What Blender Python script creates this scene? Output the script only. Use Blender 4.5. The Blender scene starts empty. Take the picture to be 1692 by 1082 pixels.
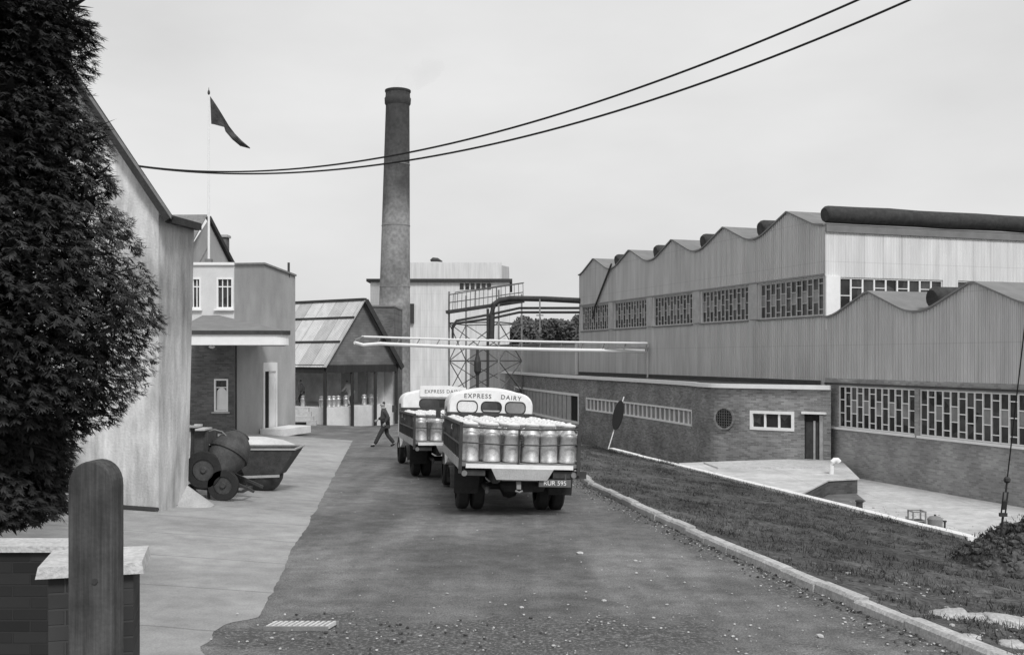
import bpy, bmesh, math, random
import numpy as np
from mathutils import Vector, Matrix, noise
R = math.radians
random.seed(7)
rng = np.random.default_rng(7)
scene = bpy.context.scene
col = scene.collection

# ---------------------------------------------------------------- camera, sky, sun, exposure
EYE = 2.29
F = 1645.0
cam_d = bpy.data.cameras.new('camera')
cam = bpy.data.objects.new('camera', cam_d)
col.objects.link(cam)
cam.location = (0, 0, EYE)
cam.rotation_euler = (R(90), 0, 0)
cam_d.sensor_width = 36
cam_d.lens = 36 * F / 1692
cam_d.shift_y = 49 / 1692
cam_d.clip_start = 0.1
cam_d.clip_end = 3000
scene.camera = cam

SUN_EL, SUN_AZ = R(48), R(158)          # azimuth measured from +Y towards +X
w = bpy.data.worlds.new('World')
scene.world = w
w.use_nodes = True
nt = w.node_tree
for n in list(nt.nodes): nt.nodes.remove(n)
N = nt.nodes.new; L = nt.links.new
out = N('ShaderNodeOutputWorld'); bg = N('ShaderNodeBackground')
sky = N('ShaderNodeTexSky'); sky.sky_type = 'NISHITA'; sky.sun_disc = False
sky.sun_elevation = SUN_EL; sky.sun_rotation = SUN_AZ
sky.air_density = 1.0; sky.dust_density = 4.0; sky.ozone_density = 1.0
bw = N('ShaderNodeRGBToBW'); L(sky.outputs[0], bw.inputs[0])
# an overcast: the clear sky evened out by a high layer of cloud
tc = N('ShaderNodeTexCoord'); mp = N('ShaderNodeMapping'); mp.inputs['Scale'].default_value = (1, 1, 2.6)
L(tc.outputs['Generated'], mp.inputs[0])
nz = N('ShaderNodeTexNoise'); nz.inputs['Scale'].default_value = 2.2; nz.inputs['Detail'].default_value = 5
L(mp.outputs[0], nz.inputs['Vector'])
mr = N('ShaderNodeMapRange'); mr.inputs[1].default_value = .3; mr.inputs[2].default_value = .7
mr.inputs[3].default_value = 5.9; mr.inputs[4].default_value = 7.5
L(nz.outputs['Fac'], mr.inputs[0])
mx = N('ShaderNodeMix'); mx.data_type = 'FLOAT'; mx.inputs[0].default_value = .88
L(bw.outputs[0], mx.inputs[2]); L(mr.outputs[0], mx.inputs[3])
L(mx.outputs[0], bg.inputs[0]); bg.inputs[1].default_value = 0.122
L(bg.outputs[0], out.inputs[0])

sd = bpy.data.lights.new('sun', 'SUN'); sd.energy = 2.2; sd.angle = R(14); sd.color = (1, 1, 1)
so = bpy.data.objects.new('sun', sd); col.objects.link(so)
sv = Vector((math.sin(SUN_AZ) * math.cos(SUN_EL), math.cos(SUN_AZ) * math.cos(SUN_EL), math.sin(SUN_EL)))
so.rotation_euler = sv.to_track_quat('Z', 'Y').to_euler()
so.location = (20, -20, 40)
vs = scene.view_settings
vs.view_transform = 'Standard'; vs.look = 'None'; vs.gamma = 1; vs.exposure = 0; vs.use_curve_mapping = False

# ---------------------------------------------------------------- measuring helpers
def P(px, py, Y):
    return Vector(((px - 846) / F * Y, Y, EYE - (py - 590) / F * Y))
def smooth(a, b, x):
    t = min(1, max(0, (x - a) / (b - a))); return t * t * (3 - 2 * t)
def edgeX(Y): return -1.22 - .134 * Y
def kerbX(Y):
    pts = [(-10, 7.2), (8.66, 3.92), (11.5, 3.45), (14.6, 2.97), (19, 2.40), (23.9, 1.87), (30, 1.6), (46, 2.4), (80, 4.2)]
    for (a, x0), (b, x1) in zip(pts, pts[1:]):
        if Y <= b: return x0 + (x1 - x0) * (Y - a) / (b - a)
    return 4.2
def copX(Y): return 16.86 - .274 * Y
COPZ = EYE - 4.2
YARD = EYE - 5.0
def roadZ(Y): return -.035 * max(-10, min(Y, 120))
def gz(X, Y):
    z = roadZ(Y)
    e = edgeX(Y)
    if X < e: return z + .07 * min(8, e - X)
    k = kerbX(Y) + .15
    if X > k:
        if Y < 45.5:
            c = copX(Y)
            if X < c:
                t = (X - k) / (c - k)
                return (z + .1) * (1 - t) + (COPZ - .03) * t
            return YARD if Y < 41 else EYE - 5.7
        elif Y < 90: return EYE - 5.7
    return z
def tex(px, py, Ymax=120):
    Y = 3.0
    while Y < Ymax:
        p = P(px, py, Y)
        if p.z <= gz(p.x, p.y): return p
        Y += .02
    return P(px, py, Ymax)

# ---------------------------------------------------------------- materials (all greys: the place is known from a black and white photograph)
MATS = {}
def new_mat(name):
    m = bpy.data.materials.new(name); m.use_nodes = True
    t = m.node_tree
    b = t.nodes['Principled BSDF']
    MATS[name] = m
    return m, t, b
def mat(name, v, rough=.85, scale=6, amt=.25, bump=.0, bscale=60, metal=0, streak=0, fine=0.12, spec=.3, big=0.0):
    m, t, b = new_mat(name)
    n = t.nodes.new; l = t.links.new
    tcn = n('ShaderNodeTexCoord')
    a = n('ShaderNodeTexNoise'); a.inputs['Scale'].default_value = scale; a.inputs['Detail'].default_value = 6; a.inputs['Roughness'].default_value = .65
    if streak:
        mpn = n('ShaderNodeMapping'); mpn.inputs['Scale'].default_value = (1, 1, streak)
        l(tcn.outputs['Object'], mpn.inputs[0]); l(mpn.outputs[0], a.inputs['Vector'])
    else: l(tcn.outputs['Object'], a.inputs['Vector'])
    r = n('ShaderNodeMapRange'); r.inputs[1].default_value = .3; r.inputs[2].default_value = .7
    r.inputs[3].default_value = 1 - amt; r.inputs[4].default_value = 1 + amt
    l(a.outputs['Fac'], r.inputs[0])
    g = n('ShaderNodeTexNoise'); g.inputs['Scale'].default_value = bscale; g.inputs['Detail'].default_value = 3
    l(tcn.outputs['Object'], g.inputs['Vector'])
    r2 = n('ShaderNodeMapRange'); r2.inputs[1].default_value = .3; r2.inputs[2].default_value = .7
    r2.inputs[3].default_value = 1 - fine; r2.inputs[4].default_value = 1 + fine
    l(g.outputs['Fac'], r2.inputs[0])
    mu = n('ShaderNodeMath'); mu.operation = 'MULTIPLY'; l(r.outputs[0], mu.inputs[0]); l(r2.outputs[0], mu.inputs[1])
    last = mu
    if big:
        h = n('ShaderNodeTexNoise'); h.inputs['Scale'].default_value = scale * .12; h.inputs['Detail'].default_value = 3
        l(tcn.outputs['Object'], h.inputs['Vector'])
        r3 = n('ShaderNodeMapRange'); r3.inputs[1].default_value = .35; r3.inputs[2].default_value = .65
        r3.inputs[3].default_value = 1 - big; r3.inputs[4].default_value = 1 + big
        l(h.outputs['Fac'], r3.inputs[0])
        m3 = n('ShaderNodeMath'); m3.operation = 'MULTIPLY'; l(last.outputs[0], m3.inputs[0]); l(r3.outputs[0], m3.inputs[1]); last = m3
    m2 = n('ShaderNodeMath'); m2.operation = 'MULTIPLY'; m2.inputs[1].default_value = v; l(last.outputs[0], m2.inputs[0])
    mc = n('ShaderNodeMath'); mc.operation = 'MINIMUM'; mc.inputs[1].default_value = .9; l(m2.outputs[0], mc.inputs[0])
    l(mc.outputs[0], b.inputs['Base Color'])
    b.inputs['Roughness'].default_value = rough; b.inputs['Metallic'].default_value = metal
    b.inputs['Specular IOR Level'].default_value = spec
    if bump:
        bn = n('ShaderNodeBump'); bn.inputs['Strength'].default_value = 1; bn.inputs['Distance'].default_value = bump
        l(g.outputs['Fac'], bn.inputs['Height']); l(bn.outputs[0], b.inputs['Normal'])
    m['mul'] = 1
    return m
def dir_coord(t, ang):
    """vector (distance along the wall, height, 0) for a wall whose direction has angle ang from +X"""
    n = t.nodes.new; l = t.links.new
    tcn = n('ShaderNodeTexCoord')
    vr = n('ShaderNodeVectorRotate'); vr.rotation_type = 'Z_AXIS'; vr.inputs['Angle'].default_value = -ang
    l(tcn.outputs['Object'], vr.inputs['Vector'])
    s = n('ShaderNodeSeparateXYZ'); l(vr.outputs[0], s.inputs[0])
    c = n('ShaderNodeCombineXYZ'); l(s.outputs[0], c.inputs[0]); l(s.outputs[2], c.inputs[1])
    return c, s, tcn
def brick_mat(name, v, mortar, ang, contrast=.3, scale=1.0, rough=.9):
    m, t, b = new_mat(name)
    n = t.nodes.new; l = t.links.new
    c, s, tcn = dir_coord(t, ang)
    k = n('ShaderNodeTexBrick')
    k.inputs['Scale'].default_value = 1
    k.inputs['Brick Width'].default_value = .225 * scale; k.inputs['Row Height'].default_value = .075 * scale
    k.inputs['Mortar Size'].default_value = .006 * scale; k.inputs['Mortar Smooth'].default_value = .3
    k.inputs['Color1'].default_value = (v * (1 - contrast),) * 3 + (1,)
    k.inputs['Color2'].default_value = (v * (1 + contrast),) * 3 + (1,)
    k.inputs['Mortar'].default_value = (mortar,) * 3 + (1,)
    l(c.outputs[0], k.inputs['Vector'])
    a = n('ShaderNodeTexNoise'); a.inputs['Scale'].default_value = .8; a.inputs['Detail'].default_value = 6
    l(tcn.outputs['Object'], a.inputs['Vector'])
    r = n('ShaderNodeMapRange'); r.inputs[1].default_value = .3; r.inputs[2].default_value = .7; r.inputs[3].default_value = .75; r.inputs[4].default_value = 1.25
    l(a.outputs['Fac'], r.inputs[0])
    q = n('ShaderNodeVectorMath'); q.operation = 'SCALE'; l(k.outputs['Color'], q.inputs[0]); l(r.outputs[0], q.inputs['Scale'])
    l(q.outputs[0], b.inputs['Base Color'])
    b.inputs['Roughness'].default_value = rough; b.inputs['Specular IOR Level'].default_value = .2
    bn = n('ShaderNodeBump'); bn.inputs['Distance'].default_value = .006; bn.invert = True
    l(k.outputs['Fac'], bn.inputs['Height']); l(bn.outputs[0], b.inputs['Normal'])
    return m
def sheet_mat(name, v, ang, pitch=.15, depth=.02, seam=1.1, seamdark=.82, rough=.85, amt=.12, axis=0):
    """corrugated cladding: ribs run up the wall, sheets differ a little from each other"""
    m, t, b = new_mat(name)
    n = t.nodes.new; l = t.links.new
    c, s, tcn = dir_coord(t, ang)
    a1 = s.outputs[axis]
    mu = n('ShaderNodeMath'); mu.operation = 'MULTIPLY'; mu.inputs[1].default_value = 2 * math.pi / pitch; l(a1, mu.inputs[0])
    si = n('ShaderNodeMath'); si.operation = 'SINE'; l(mu.outputs[0], si.inputs[0])
    bn = n('ShaderNodeBump'); bn.inputs['Distance'].default_value = depth; l(si.outputs[0], bn.inputs['Height'])
    l(bn.outputs[0], b.inputs['Normal'])
    dv = n('ShaderNodeMath'); dv.operation = 'DIVIDE'; dv.inputs[1].default_value = seam; l(a1, dv.inputs[0])
    fl = n('ShaderNodeMath'); fl.operation = 'FLOOR'; l(dv.outputs[0], fl.inputs[0])
    fr = n('ShaderNodeMath'); fr.operation = 'FRACT'; l(dv.outputs[0], fr.inputs[0])
    lt = n('ShaderNodeMath'); lt.operation = 'LESS_THAN'; lt.inputs[1].default_value = .06; l(fr.outputs[0], lt.inputs[0])
    sm = n('ShaderNodeMapRange'); sm.inputs[3].default_value = 1; sm.inputs[4].default_value = seamdark; l(lt.outputs[0], sm.inputs[0])
    wn = n('ShaderNodeTexWhiteNoise'); wn.noise_dimensions = '1D'; l(fl.outputs[0], wn.inputs['W'])
    wm = n('ShaderNodeMapRange'); wm.inputs[3].default_value = 1 - amt; wm.inputs[4].default_value = 1 + amt; l(wn.outputs['Value'], wm.inputs[0])
    mpn = n('ShaderNodeMapping'); mpn.inputs['Scale'].default_value = (1, 1, .12); l(tcn.outputs['Object'], mpn.inputs[0])
    a = n('ShaderNodeTexNoise'); a.inputs['Scale'].default_value = 2.5; a.inputs['Detail'].default_value = 6; l(mpn.outputs[0], a.inputs['Vector'])
    r = n('ShaderNodeMapRange'); r.inputs[1].default_value = .3; r.inputs[2].default_value = .7; r.inputs[3].default_value = .86; r.inputs[4].default_value = 1.12
    l(a.outputs['Fac'], r.inputs[0])
    dz = n('ShaderNodeMath'); dz.operation = 'DIVIDE'; dz.inputs[1].default_value = 1.83; l(s.outputs[2], dz.inputs[0])
    fz = n('ShaderNodeMath'); fz.operation = 'FRACT'; l(dz.outputs[0], fz.inputs[0])
    lz = n('ShaderNodeMath'); lz.operation = 'LESS_THAN'; lz.inputs[1].default_value = .018; l(fz.outputs[0], lz.inputs[0])
    sz = n('ShaderNodeMapRange'); sz.inputs[3].default_value = 1; sz.inputs[4].default_value = .86; l(lz.outputs[0], sz.inputs[0])
    pz = n('ShaderNodeMath'); pz.operation = 'MULTIPLY'; l(sm.outputs[0], pz.inputs[0]); l(sz.outputs[0], pz.inputs[1]); sm = pz
    p1 = n('ShaderNodeMath'); p1.operation = 'MULTIPLY'; l(sm.outputs[0], p1.inputs[0]); l(wm.outputs[0], p1.inputs[1])
    p2 = n('ShaderNodeMath'); p2.operation = 'MULTIPLY'; l(p1.outputs[0], p2.inputs[0]); l(r.outputs[0], p2.inputs[1])
    p3 = n('ShaderNodeMath'); p3.operation = 'MULTIPLY'; p3.inputs[1].default_value = v; l(p2.outputs[0], p3.inputs[0])
    l(p3.outputs[0], b.inputs['Base Color'])
    b.inputs['Roughness'].default_value = rough; b.inputs['Specular IOR Level'].default_value = .25
    return m

WA = math.atan2(.949, -.315)      # direction of the long factory wall
WP = math.atan2(.315, .949)       # direction of its end wall
M_clad = sheet_mat('clad_grey', .58, WA, .17, .035, 1.1, .88, amt=.05)
M_cladlow = brick_mat('lower_brick', .29, .36, WA, .2)
M_white_clad = sheet_mat('clad_white', .72, WP, .17, .02, 1.0, .86, amt=.04)
M_roofclad = mat('roof_sheet', .2, .8, 1.5, .15)
M_white = mat('white_paint', .8, .55, 3, .05, fine=.04)
M_cream = mat('white_render', .74, .9, 2, .1, .002, 40)
M_glass = mat('dark_glass', .03, .2, 1.2, .6, spec=.35, fine=.05)
def vary(m, sc, lo, hi):
    t = m.node_tree; b = t.nodes['Principled BSDF']; src = b.inputs['Base Color'].links[0].from_socket
    tcn = t.nodes.new('ShaderNodeTexCoord'); v = t.nodes.new('ShaderNodeTexVoronoi'); v.inputs['Scale'].default_value = sc
    t.links.new(tcn.outputs['Object'], v.inputs['Vector']); sp = t.nodes.new('ShaderNodeSeparateColor'); t.links.new(v.outputs['Color'], sp.inputs[0])
    r = t.nodes.new('ShaderNodeMapRange'); r.inputs[3].default_value = lo; r.inputs[4].default_value = hi; t.links.new(sp.outputs[0], r.inputs[0])
    p = t.nodes.new('ShaderNodeMath'); p.operation = 'POWER'; t.links.new(r.outputs[0], p.inputs[0]); p.inputs[1].default_value = 2
    x = t.nodes.new('ShaderNodeMath'); x.operation = 'MULTIPLY'; t.links.new(src, x.inputs[0]); t.links.new(p.outputs[0], x.inputs[1]); t.links.new(x.outputs[0], b.inputs['Base Color'])
vary(M_glass, 1.3, .75, 1.6)  # random cells paint differing pane reflections into the glass colour
M_glass2 = mat('pale_pane', .22, .3, 1.2, .4, spec=.5)
M_blackfelt = mat('black_felt', .045, .8, 4, .4, .01, 20)
M_dark = mat('dark_iron', .05, .6, 5, .3)
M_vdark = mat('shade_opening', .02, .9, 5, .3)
M_road = mat('asphalt', .18, .92, 3, .2, .016, 45, fine=.4, big=.25)
M_mud = mat('mud', .07, .95, 4, .35, .03, 22, fine=.4, big=.25)
M_bank = mat('bank_earth', .075, .95, 2.5, .5, .07, 12, fine=.5, big=.35)
M_kerb = mat('kerb_stone', .42, .9, 5, .2, .01, 30, fine=.2, big=.15)
M_stone = mat('pale_stone', .5, .9, 5, .2, .01, 40)
M_render = mat('cottage_render', .58, .95, 3.0, .45, .008, 26, streak=.2, fine=.06, big=.4)
M_render_side = M_render
M_off_r = mat('office_render', .38, .9, 1.5, .14, .004, 40, streak=.3, big=.15)
M_off_w = mat('office_white', .62, .9, 1.5, .08, .004, 40)
M_slate = mat('roof_slate', .2, .7, 4, .2, .01, 12)
M_timber = mat('dark_timber', .035, .8, 3, .3, .01, 20, streak=.1)
M_post = mat('weathered_post', .062, .9, 45, .5, .0015, 60, streak=.035, fine=.1, big=.3)
M_leaf = mat('conifer_leaf', .038, .75, 2.5, .7, spec=.25, big=.5)
M_leafd = mat('weed_leaf', .04, .8, 5, .6, spec=.2)
M_treefar = mat('far_leaf', .11, .85, .6, .4, spec=.1)  # lightened grey: distance haze is put into the leaf colour
M_grass = mat('grass_blade', .075, .8, 2.5, .7, spec=.2, big=.55)
M_bark = mat('bark', .05, .95, 10, .3, .02, 20)
M_tyre = mat('tyre_rubber', .03, .85, 10, .2, .004, 60)
M_lwhite = mat('lorry_white', .84, .4, 4, .1, fine=.05, spec=.5, big=.08)
M_lblue = mat('lorry_body_dark', .06, .5, 5, .3)
M_alu = mat('churn_metal', .56, .5, 6, .3, metal=.65, fine=.15)
M_lid = mat('lid_metal', .78, .5, 9, .12, metal=.2, fine=.1)
M_bed = mat('bed_timber', .2, .8, 8, .3)
M_steelp = mat('steel_paint', .22, .6, 4, .2)
M_concrete = mat('concrete', .4, .9, 3, .15, .006, 40)
M_skin = mat('skin', .35, .6, 8, .06)
M_coat = mat('dark_coat', .055, .9, 12, .25)
M_trous = mat('dark_trousers', .04, .9, 12, .25)
M_overall = mat('white_overall', .6, .9, 12, .12)
M_hair = mat('dark_hair', .03, .6, 30, .3)
M_flag = mat('flag_cloth', .05, .85, 2, .7)
M_wire = mat('black_cable', .015, .6, 5, .1)
M_mixer = mat('mixer_paint', .07, .7, 5, .35, bump=.004, bscale=40)
M_tarp = mat('canvas', .55, .9, 3, .15)
M_tower = mat('tower_paint', .11, .7, 4, .2)
M_grate = mat('grate_iron', .62, .5, 20, .2)
M_ink = mat('sign_lettering', .12, .6, 5, .1)
M_brick_an = brick_mat('annexe_brick', .24, .34, WA, .3)
M_brick_an2 = M_brick_an
M_brick_off = brick_mat('office_brick', .13, .17, 0, .25)
M_brick_pier = brick_mat('pier_brick', .15, .3, R(-15), .35)
M_shedroof = sheet_mat('shed_asbestos', .6, math.atan2(.6, -.8), .15, .02, 1.2, .7, amt=.18)
M_boiler = sheet_mat('boiler_clad', .7, 0, .2, .004, 2.4, .95, amt=.02)

def chimney_mat():
    m, t, b = new_mat('chimney_brick')
    n = t.nodes.new; l = t.links.new
    tcn = n('ShaderNodeTexCoord'); s = n('ShaderNodeSeparateXYZ'); l(tcn.outputs['Object'], s.inputs[0])
    a = n('ShaderNodeTexNoise'); a.inputs['Scale'].default_value = .35; a.inputs['Detail'].default_value = 5; l(tcn.outputs['Object'], a.inputs['Vector'])
    ad = n('ShaderNodeMath'); ad.operation = 'MULTIPLY_ADD'; ad.inputs[1].default_value = 14; l(a.outputs['Fac'], ad.inputs[0]); l(s.outputs[2], ad.inputs[2])
    r = n('ShaderNodeValToRGB')
    dv = n('ShaderNodeMath'); dv.operation = 'DIVIDE'; dv.inputs[1].default_value = 46; l(ad.outputs[0], dv.inputs[0]); l(dv.outputs[0], r.inputs[0])
    e = r.color_ramp.elements
    e[0].position = 0; e[0].color = (.36, .36, .36, 1); e[1].position = 1; e[1].color = (.055, .055, .055, 1)
    for p, v in ((.25, .34), (.36, .2), (.43, .36), (.5, .2), (.57, .33), (.64, .18), (.71, .085), (.84, .055)):
        x = e.new(p); x.color = (v, v, v, 1)
    k = n('ShaderNodeTexNoise'); k.inputs['Scale'].default_value = 3; k.inputs['Detail'].default_value = 6; l(tcn.outputs['Object'], k.inputs['Vector'])
    mr2 = n('ShaderNodeMapRange'); mr2.inputs[1].default_value = .3; mr2.inputs[2].default_value = .7; mr2.inputs[3].default_value = .75; mr2.inputs[4].default_value = 1.25; l(k.outputs['Fac'], mr2.inputs[0])
    q = n('ShaderNodeVectorMath'); q.operation = 'SCALE'; l(r.outputs[0], q.inputs[0]); l(mr2.outputs[0], q.inputs['Scale'])
    # courses of brick
    mz = n('ShaderNodeMath'); mz.operation = 'MULTIPLY'; mz.inputs[1].default_value = 84; l(s.outputs[2], mz.inputs[0])
    sn = n('ShaderNodeMath'); sn.operation = 'SINE'; l(mz.outputs[0], sn.inputs[0])
    bn = n('ShaderNodeBump'); bn.inputs['Distance'].default_value = .01; l(sn.outputs[0], bn.inputs['Height']); l(bn.outputs[0], b.inputs['Normal'])
    l(q.outputs[0], b.inputs['Base Color']); b.inputs['Roughness'].default_value = .95
    return m
M_chim = chimney_mat()
def road_mat():
    m, t, b = new_mat('asphalt_worn'); n = t.nodes.new; l = t.links.new
    tcn = n('ShaderNodeTexCoord'); s = n('ShaderNodeSeparateXYZ'); l(tcn.outputs['Object'], s.inputs[0])
    def ma(op, a, c, d=None):
        x = n('ShaderNodeMath'); x.operation = op
        for i, q in enumerate((a, c, d)):
            if q is None: continue
            if isinstance(q, (int, float)): x.inputs[i].default_value = q
            else: l(q, x.inputs[i])
        return x.outputs[0]
    def nse(sc, det=6, mp=None, rough=.6):
        a = n('ShaderNodeTexNoise'); a.inputs['Scale'].default_value = sc; a.inputs['Detail'].default_value = det; a.inputs['Roughness'].default_value = rough
        if mp:
            q = n('ShaderNodeMapping'); q.inputs['Scale'].default_value = mp; l(tcn.outputs['Object'], q.inputs[0]); l(q.outputs[0], a.inputs['Vector'])
        else: l(tcn.outputs['Object'], a.inputs['Vector'])
        return a.outputs['Fac']
    def rng_(f, a0, a1, b0, b1):
        r = n('ShaderNodeMapRange'); r.interpolation_type = 'SMOOTHSTEP'; l(f, r.inputs[0])
        for i, q in enumerate((a0, a1, b0, b1)): r.inputs[i + 1].default_value = q
        return r.outputs[0]
    base = ma('MULTIPLY', rng_(nse(.4), .3, .7, .72, 1.26), rng_(nse(3), .3, .7, .8, 1.2))
    base = ma('MULTIPLY', base, rng_(nse(1.0, 4, (1.6, .07, 1)), .35, .65, .86, 1.12))      # wheel-worn streaks along the road
    grain = nse(60, 3); base = ma('MULTIPLY', base, rng_(grain, .3, .7, .58, 1.42))
    base = ma('MULTIPLY', base, .16)
    # washed mud: an irregular film across the road in front and along its edges
    w = nse(1.3, 7, None, .7)
    dx = ma('DIVIDE', ma('ADD', s.outputs[0], .5), 3.0); dy = ma('DIVIDE', ma('SUBTRACT', s.outputs[1], 9.3), 1.0)
    d = ma('SQRT', ma('ADD', ma('MULTIPLY', dx, dx), ma('MULTIPLY', dy, dy)), 0)
    mk = rng_(ma('ADD', d, ma('MULTIPLY', ma('SUBTRACT', w, .5), 3.2)), .55, 1.15, 1, 0)
    kx = ma('ADD', s.outputs[0], ma('MULTIPLY', s.outputs[1], .135))      # kerb runs close to x = 5.0 - .135 y
    mk2 = rng_(ma('ADD', kx, ma('MULTIPLY', ma('SUBTRACT', w, .5), 2.4)), 4.2, 5.0, 0, 1)
    mk = ma('MAXIMUM', mk, mk2)
    sp = rng_(nse(26, 5, None, .75), .46, .66, .07, .27)
    mixn = n('ShaderNodeMix'); mixn.data_type = 'FLOAT'; l(ma('MULTIPLY', mk, .85), mixn.inputs[0]); l(base, mixn.inputs[2]); l(sp, mixn.inputs[3])
    l(mixn.outputs[0], b.inputs['Base Color']); b.inputs['Roughness'].default_value = .93; b.inputs['Specular IOR Level'].default_value = .25
    bn = n('ShaderNodeBump'); bn.inputs['Distance'].default_value = .014; l(grain, bn.inputs['Height'])
    bn2 = n('ShaderNodeBump'); bn2.inputs['Distance'].default_value = .05; l(nse(5, 6), bn2.inputs['Height']); l(mk, bn2.inputs['Strength']); l(bn.outputs[0], bn2.inputs['Normal']); l(bn2.outputs[0], b.inputs['Normal'])
    return m
M_road = road_mat()

def forecourt_mat(name='forecourt_concrete', val=.32, jy=1.9, jx=0, jd=.7):
    m, t, b = new_mat(name)
    n = t.nodes.new; l = t.links.new
    tcn = n('ShaderNodeTexCoord')
    def nse(sc, lo, hi, det=6, rough=.6):
        a = n('ShaderNodeTexNoise'); a.inputs['Scale'].default_value = sc; a.inputs['Detail'].default_value = det; a.inputs['Roughness'].default_value = rough
        l(tcn.outputs['Object'], a.inputs['Vector'])
        r = n('ShaderNodeMapRange'); r.inputs[1].default_value = .3; r.inputs[2].default_value = .7; r.inputs[3].default_value = lo; r.inputs[4].default_value = hi
        l(a.outputs['Fac'], r.inputs[0]); return r.outputs[0], a.outputs['Fac']
    def mul(a, c):
        x = n('ShaderNodeMath'); x.operation = 'MULTIPLY'; l(a, x.inputs[0]); l(c, x.inputs[1]); return x.outputs[0]
    a, _ = nse(.5, .78, 1.2); c, _ = nse(3, .84, 1.16); d, h = nse(50, .85, 1.15, 3)
    s = n('ShaderNodeSeparateXYZ')
    wv = n('ShaderNodeTexNoise'); wv.inputs['Scale'].default_value = 1.2; l(tcn.outputs['Object'], wv.inputs['Vector'])
    l(tcn.outputs['Object'], s.inputs[0])
    y = n('ShaderNodeMath'); y.operation = 'MULTIPLY_ADD'; y.inputs[1].default_value = .12; l(wv.outputs['Fac'], y.inputs[0]); l(s.outputs[1], y.inputs[2])
    dv = n('ShaderNodeMath'); dv.operation = 'DIVIDE'; dv.inputs[1].default_value = jy; l(y.outputs[0], dv.inputs[0])
    fr = n('ShaderNodeMath'); fr.operation = 'FRACT'; l(dv.outputs[0], fr.inputs[0])
    lt = n('ShaderNodeMath'); lt.operation = 'LESS_THAN'; lt.inputs[1].default_value = .022; l(fr.outputs[0], lt.inputs[0])
    sm = n('ShaderNodeMapRange'); sm.inputs[3].default_value = 1; sm.inputs[4].default_value = jd; l(lt.outputs[0], sm.inputs[0])
    v = mul(mul(mul(a, c), d), sm.outputs[0])
    if jx:
        dv = n('ShaderNodeMath'); dv.operation = 'DIVIDE'; dv.inputs[1].default_value = jx; l(s.outputs[0], dv.inputs[0])
        fr = n('ShaderNodeMath'); fr.operation = 'FRACT'; l(dv.outputs[0], fr.inputs[0])
        lt = n('ShaderNodeMath'); lt.operation = 'LESS_THAN'; lt.inputs[1].default_value = .015; l(fr.outputs[0], lt.inputs[0])
        sm = n('ShaderNodeMapRange'); sm.inputs[3].default_value = 1; sm.inputs[4].default_value = jd; l(lt.outputs[0], sm.inputs[0]); v = mul(v, sm.outputs[0])
    p3 = n('ShaderNodeMath'); p3.operation = 'MULTIPLY'; p3.inputs[1].default_value = val; l(v, p3.inputs[0])
    l(p3.outputs[0], b.inputs['Base Color']); b.inputs['Roughness'].default_value = .92
    bn = n('ShaderNodeBump'); bn.inputs['Distance'].default_value = .006; l(h, bn.inputs['Height']); l(bn.outputs[0], b.inputs['Normal'])
    return m
M_fore = forecourt_mat()
M_yard = forecourt_mat('yard_concrete', .52, 3.0, 2.6, .8)

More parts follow.
